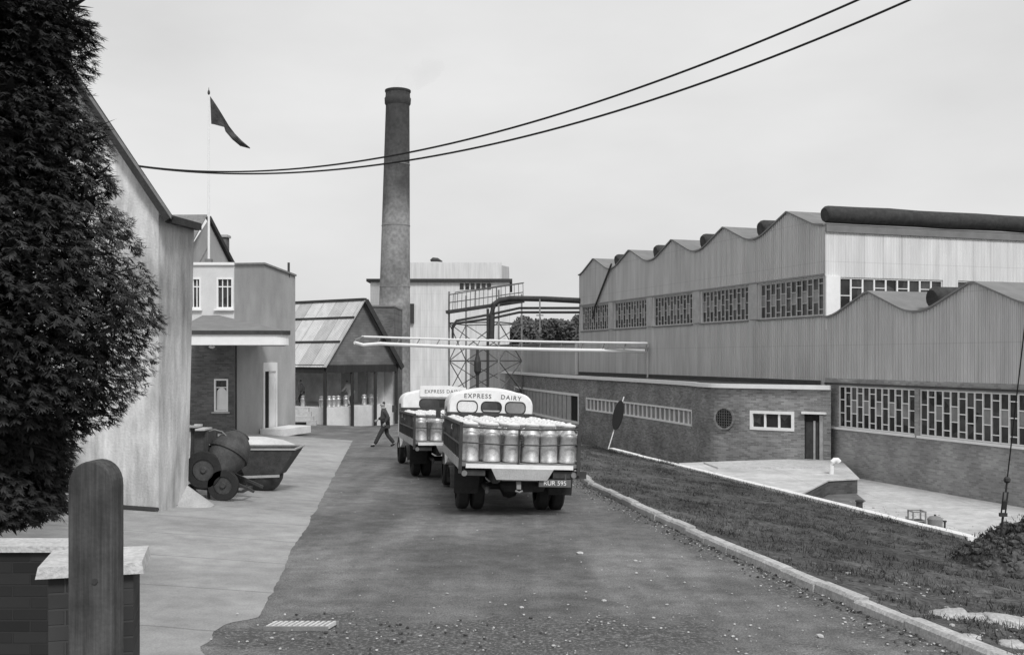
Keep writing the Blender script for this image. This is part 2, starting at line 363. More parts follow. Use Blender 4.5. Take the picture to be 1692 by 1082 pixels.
# ---------------------------------------------------------------- mesh helpers
class MB:
    def __init__(s): s.v = []; s.f = []
    def poly(s, pts):
        i = len(s.v); s.v += [tuple(p) for p in pts]; s.f.append(tuple(range(i, i + len(pts))))
    def hexa(s, c):
        """8 corners: 4 of one face then the 4 opposite"""
        i = len(s.v); s.v += [tuple(p) for p in c]
        for q in ((0, 3, 2, 1), (4, 5, 6, 7), (0, 1, 5, 4), (1, 2, 6, 5), (2, 3, 7, 6), (3, 0, 4, 7)):
            s.f.append(tuple(i + k for k in q))
    def box(s, x0, x1, y0, y1, z0, z1):
        s.hexa([(x0, y0, z0), (x1, y0, z0), (x1, y1, z0), (x0, y1, z0), (x0, y0, z1), (x1, y0, z1), (x1, y1, z1), (x0, y1, z1)])
    def prism(s, pts, ext):
        ext = Vector(ext); n = len(pts); i = len(s.v)
        s.v += [tuple(p) for p in pts] + [tuple(Vector(p) + ext) for p in pts]
        s.f.append(tuple(range(i, i + n))); s.f.append(tuple(range(i + 2 * n - 1, i + n - 1, -1)))
        for k in range(n): s.f.append((i + k, i + (k + 1) % n, i + n + (k + 1) % n, i + n + k))
    def bar(s, a, b, w, h=None, up=(0, 0, 1)):
        a = Vector(a); b = Vector(b); h = h or w
        d = (b - a).normalized(); up = Vector(up)
        if abs(d.dot(up)) > .98: up = Vector((0, 1, 0))
        x = d.cross(up).normalized() * (w / 2); y = x.cross(d).normalized() * (h / 2)
        s.hexa([a - x - y, a + x - y, a + x + y, a - x + y, b - x - y, b + x - y, b + x + y, b - x + y])
    def tube(s, path, r, seg=8, caps=True):
        path = [Vector(p) for p in path]; n = len(path)
        rs = r if isinstance(r, (list, tuple)) else [r] * n
        i0 = len(s.v)
        up = Vector((0, 0, 1))
        for k, p in enumerate(path):
            d = (path[min(k + 1, n - 1)] - path[max(k - 1, 0)]).normalized()
            u = up if abs(d.dot(up)) < .97 else Vector((0, 1, 0))
            x = d.cross(u).normalized(); y = x.cross(d).normalized()
            for j in range(seg):
                a = 2 * math.pi * j / seg
                s.v.append(tuple(p + (x * math.cos(a) + y * math.sin(a)) * rs[k]))
        for k in range(n - 1):
            for j in range(seg):
                a = i0 + k * seg + j; b = i0 + k * seg + (j + 1) % seg
                s.f.append((a, b, b + seg, a + seg))
        if caps:
            s.f.append(tuple(range(i0 + seg - 1, i0 - 1, -1)))
            s.f.append(tuple(range(i0 + (n - 1) * seg, i0 + n * seg)))
    def lathe(s, prof, c=(0, 0, 0), seg=16, axis='z', close=True):
        i0 = len(s.v); c = Vector(c); n = len(prof)
        for r, h in prof:
            for j in range(seg):
                a = 2 * math.pi * j / seg; q = (r * math.cos(a), r * math.sin(a), h)
                if axis == 'x': q = (q[2], q[0], q[1])
                elif axis == 'y': q = (q[0], q[2], q[1])
                s.v.append(tuple(c + Vector(q)))
        for k in range(n - 1):
            for j in range(seg):
                a = i0 + k * seg + j; b = i0 + k * seg + (j + 1) % seg
                s.f.append((a, b, b + seg, a + seg))
        if close:
            s.f.append(tuple(range(i0 + seg - 1, i0 - 1, -1)))
            s.f.append(tuple(range(i0 + (n - 1) * seg, i0 + n * seg)))
    def build(s, name, m, parent=None, off=None, smooth=False, matrix=None, keep=False):
        me = bpy.data.meshes.new(name)
        if off is None and parent is not None and not keep: off = parent.get('_off')
        vv = s.v
        if off is not None:
            ox, oy, oz = off; vv = [(x - ox, y - oy, z - oz) for x, y, z in vv]
        me.from_pydata(vv, [], s.f)
        me.materials.append(m); me.update()
        bm = bmesh.new(); bm.from_mesh(me); bmesh.ops.recalc_face_normals(bm, faces=bm.faces); bm.to_mesh(me); bm.free()
        if smooth:
            me.polygons.foreach_set('use_smooth', [True] * len(me.polygons))
            try: me.set_sharp_from_angle(angle=R(40))
            except Exception: pass
        o = bpy.data.objects.new(name, me); col.objects.link(o)
        if parent is not None:
            o.parent = parent
            if off is not None: o['_off'] = tuple(off)
        return o
def tag(o, label=None, cat=None, group=None, kind=None):
    if label: o['label'] = label
    if cat: o['category'] = cat
    if group: o['group'] = group
    if kind: o['kind'] = kind
    return o
def thing(name, label, cat, loc, rot=(0, 0, 0), group=None, local=False):
    o = bpy.data.objects.new(name, None); o.empty_display_size = .3; col.objects.link(o)
    o.location = loc; o.rotation_euler = rot
    if not local: o['_off'] = tuple(loc)
    return tag(o, label, cat, group)
def npmesh(name, V, Fq, m, parent=None):
    me = bpy.data.meshes.new(name)
    me.from_pydata(V.tolist(), [], Fq.tolist()); me.materials.append(m); me.update()
    o = bpy.data.objects.new(name, me); col.objects.link(o)
    if parent: o.parent = parent
    return o
def copy_tree(o, parent=None):
    c = o.copy(); col.objects.link(c); c.parent = parent
    for ch in [x for x in o.children]: copy_tree(ch, c)
    return c
def text_mesh(txt, size, m, name, parent, mtx, bend=0, spacing=1.0, depth=.003, bold=0.0):
    cu = bpy.data.curves.new(name, 'FONT'); cu.body = txt; cu.size = size; cu.align_x = 'CENTER'; cu.align_y = 'CENTER'
    cu.space_character = spacing; cu.extrude = depth; cu.offset = bold
    t = bpy.data.objects.new(name, cu); col.objects.link(t)
    dg = bpy.context.evaluated_depsgraph_get()
    me = bpy.data.meshes.new_from_object(t.evaluated_get(dg))
    bpy.data.objects.remove(t); bpy.data.curves.remove(cu)
    for v in me.vertices:
        if bend: v.co.y += bend * v.co.x ** 2
    me.transform(mtx); me.materials.clear(); me.materials.append(m)
    o = bpy.data.objects.new(name, me); col.objects.link(o); o.parent = parent
    return o

# wall surfaces given by pt(s), nrm(s)
class Surf:
    def __init__(s, pts):
        s.p = [Vector((a, b)) for a, b in pts]; s.s = [0]
        for a, b in zip(s.p, s.p[1:]): s.s.append(s.s[-1] + (b - a).length)
        s.len = s.s[-1]
    def seg(s, t):
        for i in range(len(s.s) - 2):
            if t <= s.s[i + 1]: return i
        return len(s.s) - 2
    def pt(s, t):
        i = s.seg(t); k = (t - s.s[i]) / (s.s[i + 1] - s.s[i]); return s.p[i].lerp(s.p[i + 1], k)
    def n(s, t):
        e = .05
        d = (s.pt(min(s.len, t + e)) - s.pt(max(0, t - e))).normalized()
        return Vector((-d.y, d.x))
    def at(s, t, z, d=0):
        p = s.pt(t) + s.n(t) * d; return Vector((p.x, p.y, z))
    def slab(s, mb, s0, s1, z0, z1, d0, d1, step=None):
        c = [s0] + [x for x in s.s if s0 + 1e-3 < x < s1 - 1e-3] + [s1]
        for a, b in zip(c, c[1:]):
            mb.hexa([s.at(a, z0, d0), s.at(b, z0, d0), s.at(b, z0, d1), s.at(a, z0, d1), s.at(a, z1, d0), s.at(b, z1, d0), s.at(b, z1, d1), s.at(a, z1, d1)])
    def wall(s, mb, s0, s1, zb, zmid, top, ops, rev=.12, extra=()):
        S = sorted(set([round(x, 4) for x in [s0, s1] + [x for x in s.s if s0 < x < s1] + [x for x in extra if s0 < x < s1] + [o[0] for o in ops] + [o[1] for o in ops]]))
        Z = sorted(set([zb, zmid] + [o[2] for o in ops] + [o[3] for o in ops]))
        for a, b in zip(S, S[1:]):
            m = (a + b) / 2
            for c, d in zip(Z, Z[1:]):
                q = (c + d) / 2
                if any(o[0] < m < o[1] and o[2] < q < o[3] for o in ops): continue
                mb.poly([s.at(a, c), s.at(b, c), s.at(b, d), s.at(a, d)])
            if top is not None: mb.poly([s.at(a, Z[-1]), s.at(b, Z[-1]), s.at(b, top(b)), s.at(a, top(a))])
        for o in ops:
            a, b, c, d = o
            mb.poly([s.at(a, c), s.at(a, d), s.at(a, d, -rev), s.at(a, c, -rev)])
            mb.poly([s.at(b, c), s.at(b, d), s.at(b, d, -rev), s.at(b, c, -rev)])
            c2 = [a] + [x for x in s.s if a < x < b] + [b]
            for e, g in zip(c2, c2[1:]):
                mb.poly([s.at(e, c), s.at(g, c), s.at(g, c, -rev), s.at(e, c, -rev)])
                mb.poly([s.at(e, d), s.at(g, d), s.at(g, d, -rev), s.at(e, d, -rev)])

# ================================================================ GROUND
def grid(name, rows, m, kind='structure', nb=0.0, nsc=1.0, offz=0.0):
    """rows: list of rows of (x,y,z)"""
    V = []; Fq = []; n = len(rows[0])
    for r in rows:
        for x, y, z in r:
            if nb: z += nb * (noise.fractal((x * nsc, y * nsc, 3.1), 1.0, 2.0, 4))
            V.append((x, y, z + offz))
    for i in range(len(rows) - 1):
        for j in range(n - 1):
            a = i * n + j; Fq.append((a, a + 1, a + n + 1, a + n))
    o = npmesh(name, np.array(V), np.array(Fq), m)
    o.data.polygons.foreach_set('use_smooth', [True] * len(Fq))
    o['kind'] = kind
    return o

# wide ground sheet below everything, out to the horizon
xs = sorted(set([-900, -500, -300, -200, -120, -80, -60] + list(np.arange(-45, 60.1, 1.5)) + [80, 120, 200, 300, 500, 900]))
ys = sorted(set([-300, -150, -80, -40, -20] + list(np.arange(-12, 125, 1.5)) + [140, 170, 220, 300, 450, 700, 1200]))
def low(x, y):
    if -15 < y < 125 and -50 < x < 62:
        return min(gz(x + a, y + b) for a in (-1.6, 0, 1.6) for b in (-1.6, 0, 1.6)) - .08
    return -5.2 if y > 125 else gz(max(-45, min(60, x)), max(-10, min(y, 120))) - .3
rows = [[(x, y, low(x, y)) for x in xs] for y in ys]
tag(grid('ground', rows, mat('ground_far', .1, .95, .3, .3)))

Ys = list(np.arange(-8, 47, .5)) + list(np.arange(47, 121, 1.5))
def colx(a, b, n): return [a + (b - a) * i / n for i in range(n + 1)]
rows = []
for y in Ys:
    e = edgeX(y); k = kerbX(y) + .16
    rows.append([(x, y, gz(x, y) if x <= e else roadZ(y)) for x in [e - 30, e - 8, e - 4, e] + colx(e, k, 12)[1:]])
tag(grid('road', rows, M_road))
# concrete forecourt on the left, its edge worn ragged in front
rows = []
for y in np.arange(5.5, 47.2, .14):
    e = edgeX(y)
    wob = .05 * noise.noise((0, y * .9, 0)) + .03 * noise.noise((4, y * 4, 0))
    if y < 10.6: wob += -.3 * smooth(10.2, 9.6, y) * (1 + .5 * noise.noise((2, y * 2.2, 0)))
    if 13.0 < y < 16: wob += -.05 * math.sin((y - 13) / 3 * math.pi)
    x1 = e + wob
    rows.append([(x, y, gz(x, y) + .004) for x in [e - 30, e - 8, e - 6, e - 4, e - 2.5, min(e - 1, x1 - .4), x1]])
tag(grid('forecourt', rows, M_fore))
# muddy wash across the road in front and along the kerb
M_mud2 = mat('thin_mud', .11, .95, 6, .35, .02, 30, fine=.4, big=.25)
# grass and earth bank
rows = []
for y in np.arange(-4, 45.7, .3):
    k = kerbX(y) + .13; c = copX(y) - .02
    r = []
    for i in range(41):
        t = i / 40; x = k + (c - k) * t
        z = gz(x, y) if x > k + .03 else roadZ(y) + .1
        z = (roadZ(y) + .1) * (1 - t) + (COPZ - .03) * t
        am = min(1, t * 8, (1 - t) * 10)
        z += am * (.10 * noise.noise((x * .6, y * .6, 0)) + .05 * noise.noise((x * 2, y * 2, 1)) + .03 * noise.noise((x * 6, y * 6, 1)))
        r.append((x, y, z))
    rows.append(r)
bank = tag(grid('grass_bank', rows, M_bank))
def bankz(x, y):
    k = kerbX(y) + .13; c = copX(y) - .02; t = min(1, max(0, (x - k) / (c - k)))
    z = (roadZ(y) + .1) * (1 - t) + (COPZ - .03) * t
    am = min(1, t * 8, (1 - t) * 10)
    return z + am * (.10 * noise.noise((x * .6, y * .6, 0)) + .05 * noise.noise((x * 2, y * 2, 1)) + .03 * noise.noise((x * 6, y * 6, 1)))

# short rough grass on the bank
def blades(name, pts, m, hmin, hmax, wd, per=4, spread=.06, kind='stuff', label=None, cat=None):
    n = len(pts) * per
    base = np.repeat(np.array(pts), per, axis=0)
    base[:, :2] += rng.normal(0, spread, (n, 2))
    a = rng.uniform(0, 2 * np.pi, n); h = rng.uniform(hmin, hmax, n)
    dx = np.stack([np.cos(a), np.sin(a), np.zeros(n)], 1) * wd * rng.uniform(.6, 1.4, (n, 1))
    lean = rng.normal(0, .45, (n, 2)) * h[:, None]
    tip = base + np.concatenate([lean, h[:, None]], 1)
    V = np.stack([base - dx, base + dx, tip], 1).reshape(-1, 3)
    Fq = np.arange(n * 3).reshape(-1, 3)
    o = npmesh(name, V, Fq, m); tag(o, label, cat, kind=kind); return o
pts = []
for _ in range(24000):
    y = 8 + 37 * random.random() ** 1.6
    k = kerbX(y) + .16; c = copX(y) - .05
    x = k + (c - k) * random.random()
    if noise.noise((x * .9, y * .9, 5)) + .5 * noise.noise((x * 3, y * 3, 2)) < .12 - .24 * random.random(): continue
    pts.append((x, y, bankz(x, y) - .01))
blades('bank_grass', pts, M_grass, .03, .10, .008, 4, .07, label='short rough grass and weeds growing on the earth bank', cat='grass')

# kerb
mb = MB(); y = 5.0
while y < 27.5:
    ln = .88 + .08 * random.random()
    y1 = y + ln
    jx = random.uniform(-.02, .02); jz = random.uniform(-.02, .015); w_ = .15 + random.uniform(-.01, .02)
    n = 5
    for i in range(n):
        a = y + .006 + (ln - .012) * i / n; b = y + .006 + (ln - .012) * (i + 1) / n
        def sec(q):
            r = .012 * noise.noise((q * 5, 1, 1)); x = kerbX(q) + jx + r; z = roadZ(q)
            return [(x - .01, q, z - .1), (x + w_, q, z - .1), (x + w_ - r, q, z + .125 + jz), (x + .03, q, z + .125 + jz + r), (x, q, z + .09 + jz)]
        A = sec(a); B = sec(b); i0 = len(mb.v); mb.v += A + B
        for k in range(5): mb.f.append((i0 + k, i0 + (k + 1) % 5, i0 + 5 + (k + 1) % 5, i0 + 5 + k))
        if i == 0: mb.f.append(tuple(range(i0, i0 + 5)))
        if i == n - 1: mb.f.append(tuple(range(i0 + 9, i0 + 4, -1)))
    y = y1
kerb = tag(mb.build('kerb', M_kerb, smooth=False), kind='structure')

# yard, sunken, with its stepped slabs
mb = MB(); ycs = list(np.arange(-4, 36.9, 1.0))
def wallX(Y): return -.332 * Y + 28.0
for a, b in zip(ycs, ycs[1:]):
    mb.poly([(copX(a) + .1, a, YARD), (wallX(a) + .5, a, YARD), (wallX(b) + .5, b, YARD), (copX(b) + .1, b, YARD)])
mb.poly([(copX(36) + .1, 36, YARD), (wallX(36) + .5, 36, YARD), (wallX(43) + .5, 43, YARD), (copX(43) + .1, 43, YARD)][0:4])
tag(mb.build('yard', M_yard), kind='structure')
PLZ = EYE - 4.5
mb = MB()
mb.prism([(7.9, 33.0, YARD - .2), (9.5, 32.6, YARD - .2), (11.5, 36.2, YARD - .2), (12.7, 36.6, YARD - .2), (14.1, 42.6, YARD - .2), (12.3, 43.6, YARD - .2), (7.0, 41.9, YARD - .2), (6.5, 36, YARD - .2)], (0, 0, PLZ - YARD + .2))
tag(mb.build('yard_platform_base', brick_mat('shaded_platform_brick', .10, .12, 0, .25)), kind='structure')  # brick kept very dark: shade on the platform sides is put into its colour
mb = MB(); mb.prism([(7.86, 32.95, PLZ + .003), (9.5, 32.55, PLZ + .003), (11.52, 36.15, PLZ + .003), (12.76, 36.57, PLZ + .003), (14.1, 42.5, PLZ + .003), (12.3, 43.6, PLZ + .003), (7.0, 41.9, PLZ + .003), (6.5, 36, PLZ + .003)], (0, 0, .05)); tag(mb.build('yard_platform', M_yard), kind='structure')
mb = MB(); mb.prism([(8.2, 39.6, PLZ - .05), (12.9, 39.9, PLZ - .05), (13.6, 42.5, PLZ - .05), (8.0, 41.6, PLZ - .05)], (0, 0, .17))
tag(mb.build('yard_step', M_stone), kind='structure')
mb = MB(); mb.poly([(x, y, YARD + .004) for x, y in [(9.3, 32.9), (8.9, 30.6), (10.2, 31.4), (11.2, 32.8), (12.3, 34.6), (12.7, 36.9), (11.5, 36.6)]]); tag(mb.build('dark_patch', mat('dark_concrete', .16, .8, 2, .3)), kind='structure')  # flat darker patch laid on the yard between platform face and coping
# retaining wall with a pale coping
rt = thing('retaining_wall', 'long low retaining wall with a thin pale coping between the bank and the sunken yard', 'wall', (copX(30), 30, YARD))
mb = MB(); cp = MB()
for a in np.arange(-4, 45.5, 1.5):
    b = min(a + 1.5, 45.5)
    mb.hexa([(copX(a), a, YARD - .8), (copX(a) + .22, a, YARD - .8), (copX(b) + .22, b, YARD - .8), (copX(b), b, YARD - .8), (copX(a), a, COPZ - .05), (copX(a) + .22, a, COPZ - .05), (copX(b) + .22, b, COPZ - .05), (copX(b), b, COPZ - .05)])
    if b <= 23: continue
    dz = random.uniform(-.012, .012)
    cp.hexa([(copX(a) - .03, a, COPZ - .05), (copX(a) + .25, a, COPZ - .05), (copX(b - .02) + .25, b - .02, COPZ - .05), (copX(b - .02) - .03, b - .02, COPZ - .05), (copX(a) - .03, a, COPZ + .055 + dz), (copX(a) + .25, a, COPZ + .055 + dz), (copX(b - .02) + .25, b - .02, COPZ + .055 + dz), (copX(b - .02) - .03, b - .02, COPZ + .055 + dz)])
mb.hexa([(copX(45.5), 45.5, -4), (copX(45.5), 45.7, -4), (2.2, 46.6, -4), (2.2, 46.4, -4), (copX(45.5), 45.5, COPZ), (copX(45.5), 45.7, COPZ), (2.2, 46.6, roadZ(46)), (2.2, 46.4, roadZ(46))])
mb.build('wall', M_concrete, rt); cp.build('coping', M_white, rt)

# ================================================================ FACTORY HALL
A0, BAY, V0 = 28.0, 5.39, 43.3      # wall X at Y=0, bay length (in Y), first valley of the high part
KS = math.hypot(1, .332)            # wall length per unit of Y
def WS(Y): return (70.1 - Y) * KS
YN = 22.0
SA = Surf([(wallX(70.1), 70.1), (wallX(YN), YN)])   # runs from far to near; normal points to the yard
# check orientation: normal must face -X
if SA.n(1).x > 0:
    _n = SA.n; SA.n = lambda t: -_n(t)
def prof(Y):
    u = ((Y - V0) / BAY) % 1.0
    v = abs(u - .5) * 2; v = 1 - v       # 0 in the valley, 1 at the peak
    return 1.73 * v * v if v < .35 else 1.73 * .1225 + 2 * 1.73 * .35 * (v - .35)
ZU = EYE + 5.74; ZL = EYE + 1.72
fh = thing('factory_hall', 'long grey clad factory hall with a saw-tooth wave roof and staggered pane windows', 'factory', (wallX(43.3), 43.3, YARD))
pd = Vector((.949, .315, 0))
fine = [WS(70.1 - .27 * i) for i in range(int(48 / .27))]
up_ops = []; lo_ops = []
for k in range(5):
    a = V0 + BAY * k + (.14 if k == 0 else .5); b = V0 + BAY * (k + 1) - .5
    if k == 4: b = 69.6
    up_ops.append((WS(b), WS(a), EYE + 1.83, EYE + 3.5))
for k in range(4):
    a = V0 - BAY * (k + 1) + .12; b = V0 - BAY * k - (.85 if k == 0 else .12)
    if a < YN: a = YN + .1
    lo_ops.append((WS(b), WS(a), EYE - 2.97, EYE - 1.22))
mb = MB()
SA.wall(mb, WS(70.1), WS(V0), EYE + .9, EYE + 4.6, lambda s: ZU + .95 * prof(70.1 - s / KS), up_ops, .12, fine)
SA.wall(mb, WS(70.1), WS(V0), YARD - .8, EYE + .9, None, [], .12)
SA.wall(mb, WS(V0), WS(YN), EYE - .9, EYE + .9, lambda s: ZL + .95 * prof(70.1 - s / KS), [], .12, fine)
mb.build('wall', M_clad, fh)
mb = MB(); SA.wall(mb, WS(V0), WS(YN), YARD - .3, EYE - .9, None, lo_ops, .12); mb.build('lower_wall', M_cladlow, fh)
# far end return and left closing wall
mb = MB(); p = Vector((wallX(70.1), 70.1, 0))
mb.poly([p + Vector((0, 0, -3.5)), p + pd * 20 + Vector((0, 0, -3.5)), p + pd * 20 + Vector((0, 0, ZU)), p + Vector((0, 0, ZU))]); mb.build('far_end_wall', M_clad, fh)
# roofs swept back from the wall tops
def roof(Ya, Yb, z0, name, depth=26, over=.06):
    mb = MB(); n = int((Yb - Ya) / .27); n = max(n, 8)
    for i in range(n):
        y0 = Ya + (Yb - Ya) * i / n; y1 = Ya + (Yb - Ya) * (i + 1) / n
        e = [1e-6, -1e-6]
        a = Vector((wallX(y0), y0, z0 + .95 * prof(y0) + over)) - pd * .10
        b = Vector((wallX(y1), y1, z0 + .95 * prof(y1) + over)) - pd * .10
        mb.hexa([a, b, b + pd * depth, a + pd * depth] and [a - Vector((0, 0, .07)), b - Vector((0, 0, .07)), b + pd * depth - Vector((0, 0, .07)), a + pd * depth - Vector((0, 0, .07)), a, b, b + pd * depth, a + pd * depth])
    return mb.build(name, M_roofclad, fh)
roof(V0, 70.1, ZU, 'upper_roof')
roof(YN, V0 - .02, ZL, 'lower_roof')
# white end wall of the high part, above the lower roof
SE = Surf([(wallX(V0) - .0, V0), (wallX(V0) + .949 * 26, V0 + .315 * 26)])
if SE.n(1).y > 0:
    _m = SE.n; SE.n = lambda t: -_m(t)
eops = [(.75, 6.3, EYE + 1.5, EYE + 3.5), (7.15, 12.7, EYE + 1.5, EYE + 3.5), (13.5, 19, EYE + 1.5, EYE + 3.5), (19.8, 25.3, EYE + 1.5, EYE + 3.5)]
mb = MB(); SE.wall(mb, 0, 26, EYE + .5, ZU - .02, None, eops, .12); mb.build('end_wall', M_white_clad, fh)
mb = MB(); SE.slab(mb, -.0, 26, ZU - .30, ZU + .02, .003, .10); mb.build('eaves_board', M_roofclad, fh)
# windows
def stag_window(S, op, ncol, parent, d=-.1, bar=.045, barmat=None, wide=False, flip=0):
    a, b, z0, z1 = op; H = z1 - z0; c = (b - a) / ncol
    fr = MB(); gl = MB(); pl = MB()
    S.slab(gl, a, b, z0, z1, d - .03, d - .015)
    tb = .05 if not wide else .07
    S.slab(fr, a, b, z0, z0 + tb, d - .01, d + .05); S.slab(fr, a, b, z1 - tb, z1, d - .01, d + .05)
    for i in range(ncol + 1):
        s = a + c * i; h = bar / 2
        s0 = max(a, s - h); s1 = min(b, s + h)
        S.slab(fr, s0, s1, z0 + tb, z1 - tb, d - .01, d + .045)
    for i in range(ncol):
        s0 = a + c * i + bar / 2; s1 = a + c * (i + 1) - bar / 2
        fs = ((.16, .52, .84) if (i + flip) % 2 else (.35, .67))
        if wide: fs = (.42, .78) if (i + flip) % 2 else (.25, .6)
        for q in fs: S.slab(fr, s0, s1, z0 + H * q - .018, z0 + H * q + .018, d - .01, d + .04)
        if not wide and not (i + flip) % 2 and random.random() < .85: S.slab(pl, s0, s1, z0 + H * .36, z0 + H * .66, d - .014, d - .004)
    o = fr.build('window', barmat or M_white, parent)
    k0 = len(gl.f); i0 = len(gl.v); gl.v += pl.v; gl.f += [tuple(i + i0 for i in f) for f in pl.f]
    po = gl.build('pane', M_glass, o); po.data.materials.append(M_glass2)
    for i in range(k0, len(gl.f)): po.data.polygons[i].material_index = 1
    return o
for k, op in enumerate(up_ops): stag_window(SA, op, 12, fh, barmat=M_stone)
for op in lo_ops: stag_window(SA, op, max(3, round((op[1] - op[0]) / .40)), fh)
for op in eops: stag_window(SE, op, 9, fh, bar=.08, wide=True)
mb = MB()
for a, b, z0, z1 in lo_ops: SA.slab(mb, a - .03, b + .03 , z0 - .09, z0 - .005, .003, .10)
SA.slab(mb, WS(43.25), WS(42.47), EYE - 3.06, EYE - 2.975, .003, .10)
mb.build('window_sill', M_white, fh)
mb = MB()
for a, b, z0, z1 in up_ops: SA.slab(mb, a - .2, b + .05, z0 - .07, z0 - .005, .003, .07)
mb.build('upper_sill', M_roofclad, fh)
mb = MB(); SA.slab(mb, WS(70.0), WS(V0), EYE + 3.56, EYE + 3.64, .003, .05); mb.build('window_head', M_steelp, fh)
mb = MB(); SA.slab(mb, WS(V0), WS(YN), EYE - 1.16, EYE - 1.09, .003, .05); mb.build('window_head', M_dark, fh)
# pale pilasters between the upper windows
for k in range(1, 5):
    mb = MB(); yv = V0 + BAY * k; SA.slab(mb, WS(yv + .32), WS(yv - .32), EYE + 1.84, EYE + 3.55, .003, .07); mb.build('pilaster', M_concrete, fh)
mb = MB(); SE.slab(mb, .0, .72, EYE + 1.2, EYE + 3.53, .003, .08); mb.build('pilaster', M_white, fh)
# black ridge ventilators lying in the valleys
for k in range(-3, 5):
    yv = V0 + BAY * k; z0 = ZU if k >= 0 else ZL
    s0 = {0: -.05, -1: .7}.get(k, .35)
    a = Vector((wallX(yv), yv, z0 + (.56 if k != 0 else .48))) + pd * s0
    mb = MB()
    path = [a, a + pd * .06, a + pd * .14] + [a + pd * (.14 + 1.6 * i) for i in range(1, 16)]
    mb.tube([q + Vector((0, 0, .012 * math.sin(i * 1.9))) for i, q in enumerate(path)], [r * (1.15 if k else 1) for r in [.26, .34, .37] + [.38 + .012 * math.sin(i * 2.3) for i in range(15)]], 14)
    v_ = mb.build('roof_ventilator', M_blackfelt, fh, smooth=True)
# slanting downpipe by the far corner
mb = MB(); a = SA.at(WS(68.6), EYE + 3.55, .08); a = P(989, 505, 0) if False else SA.at(WS(67.4), EYE + 3.5, .08)
mb.tube([SA.at(WS(67.6), EYE + 2.6, .1), SA.at(WS(67.2), EYE + 3.4, .1), SA.at(WS(64.6), EYE + 6.05, .1)], .07, 6); mb.build('downpipe', M_dark, fh)

# lower block beyond the hall
lb = thing('far_workshop', 'plain low grey workshop beyond the far end of the saw-tooth hall', 'building', (0, 80, -3))
mb = MB(); mb.prism([(wallX(70.3) - .2, 70.3, -4), (wallX(96) - .2, 96, -4), (wallX(96) + 10, 100, -4), (wallX(70.3) + 10, 74, -4)], (0, 0, 4 + EYE + .95)); mb.build('wall', M_clad, lb)
mb = MB(); mb.prism([(wallX(70.3) - .35, 70.25, EYE + .96), (wallX(96) - .35, 96, EYE + .96), (wallX(96) + 10, 100, EYE + .96), (wallX(70.3) + 10, 73.9, EYE + .96)], (0, 0, .12)); mb.build('roof', M_steelp, lb)

# ================================================================ CURVED BRICK ANNEXE
ctrl = [(-1.6, 90), (3.3, 68.6), (6.7, 56.9), (8.62, 49.4), (8.95, 46.6), (9.9, 45.05), (13.6, 42.45)]
def catmull(P4, n):
    o = []
    P4 = [Vector(p) for p in P4]; Q = [P4[0] * 2 - P4[1]] + P4 + [P4[-1] * 2 - P4[-2]]
    for i in range(1, len(Q) - 2):
        for k in range(n):
            t = k / n; a, b, c, d = Q[i - 1:i + 3]
            o.append(.5 * ((2 * b) + (c - a) * t + (2 * a - 5 * b + 4 * c - d) * t * t + (3 * b - a - 3 * c + d) * t ** 3))
    o.append(P4[-1]); return [tuple(x) for x in o]
SB = Surf(catmull(ctrl, 7))
if SB.n(3).x > 0:
    _k = SB.n; SB.n = lambda t: -_k(t)
def sB(px):
    best = min((abs(SB.at(t, 0).x / SB.at(t, 0).y - (px - 846) / F), t) for t in np.linspace(0, SB.len, 1500)); return float(best[1])
def zB(px, py): q = SB.at(sB(px), 0); return EYE - (py - 590) / F * q.y
an = thing('brick_annexe', 'long low curved dark brick annexe with a white fascia in front of the factory hall', 'building', (9.0, 47, YARD))
ZT = EYE - 1.24
ops = []
strip = (sB(969), sB(1143), EYE - 3.34, EYE - 2.6)
small = (sB(1241), sB(1311), zB(1276, 709), zB(1276, 681))
door = (sB(1328), sB(1361), PLZ + .1, zB(1345, 684))
bay = (sB(850), sB(956), EYE - 4.3, EYE - 2.45)
ops = [bay, strip, small, door]
mb = MB(); SB.wall(mb, 0, SB.len, YARD - 1.2, ZT - .1, None, ops, .16); mb.build('wall', M_brick_an, an)
mb = MB(); SB.slab(mb, .0, SB.len, ZT - .15, ZT + .04, .003, .16); mb.build('fascia', M_white, an)
# flat roof up to the hall
mb = MB()
for i in range(60):
    a = SB.len * i / 60; b = SB.len * (i + 1) / 60
    pa = SB.at(a, ZT - .02); pb = SB.at(b, ZT - .02)
    def onwall(p):
        return Vector((max(p.x, wallX(p.y) + .25 if p.y > 43.4 else p.x + .3) + (0 if p.y < 43.4 else .2), p.y, p.z))
    mb.poly([pa, pb, onwall(pb) + Vector((0, 0, .03)), onwall(pa) + Vector((0, 0, .03))])
mb.build('roof', M_blackfelt, an)
mb = MB(); SA.slab(mb, 0, WS(43.6), ZT + .03, ZT + .22, .003, .05); mb.build('flashing', M_dark, an)
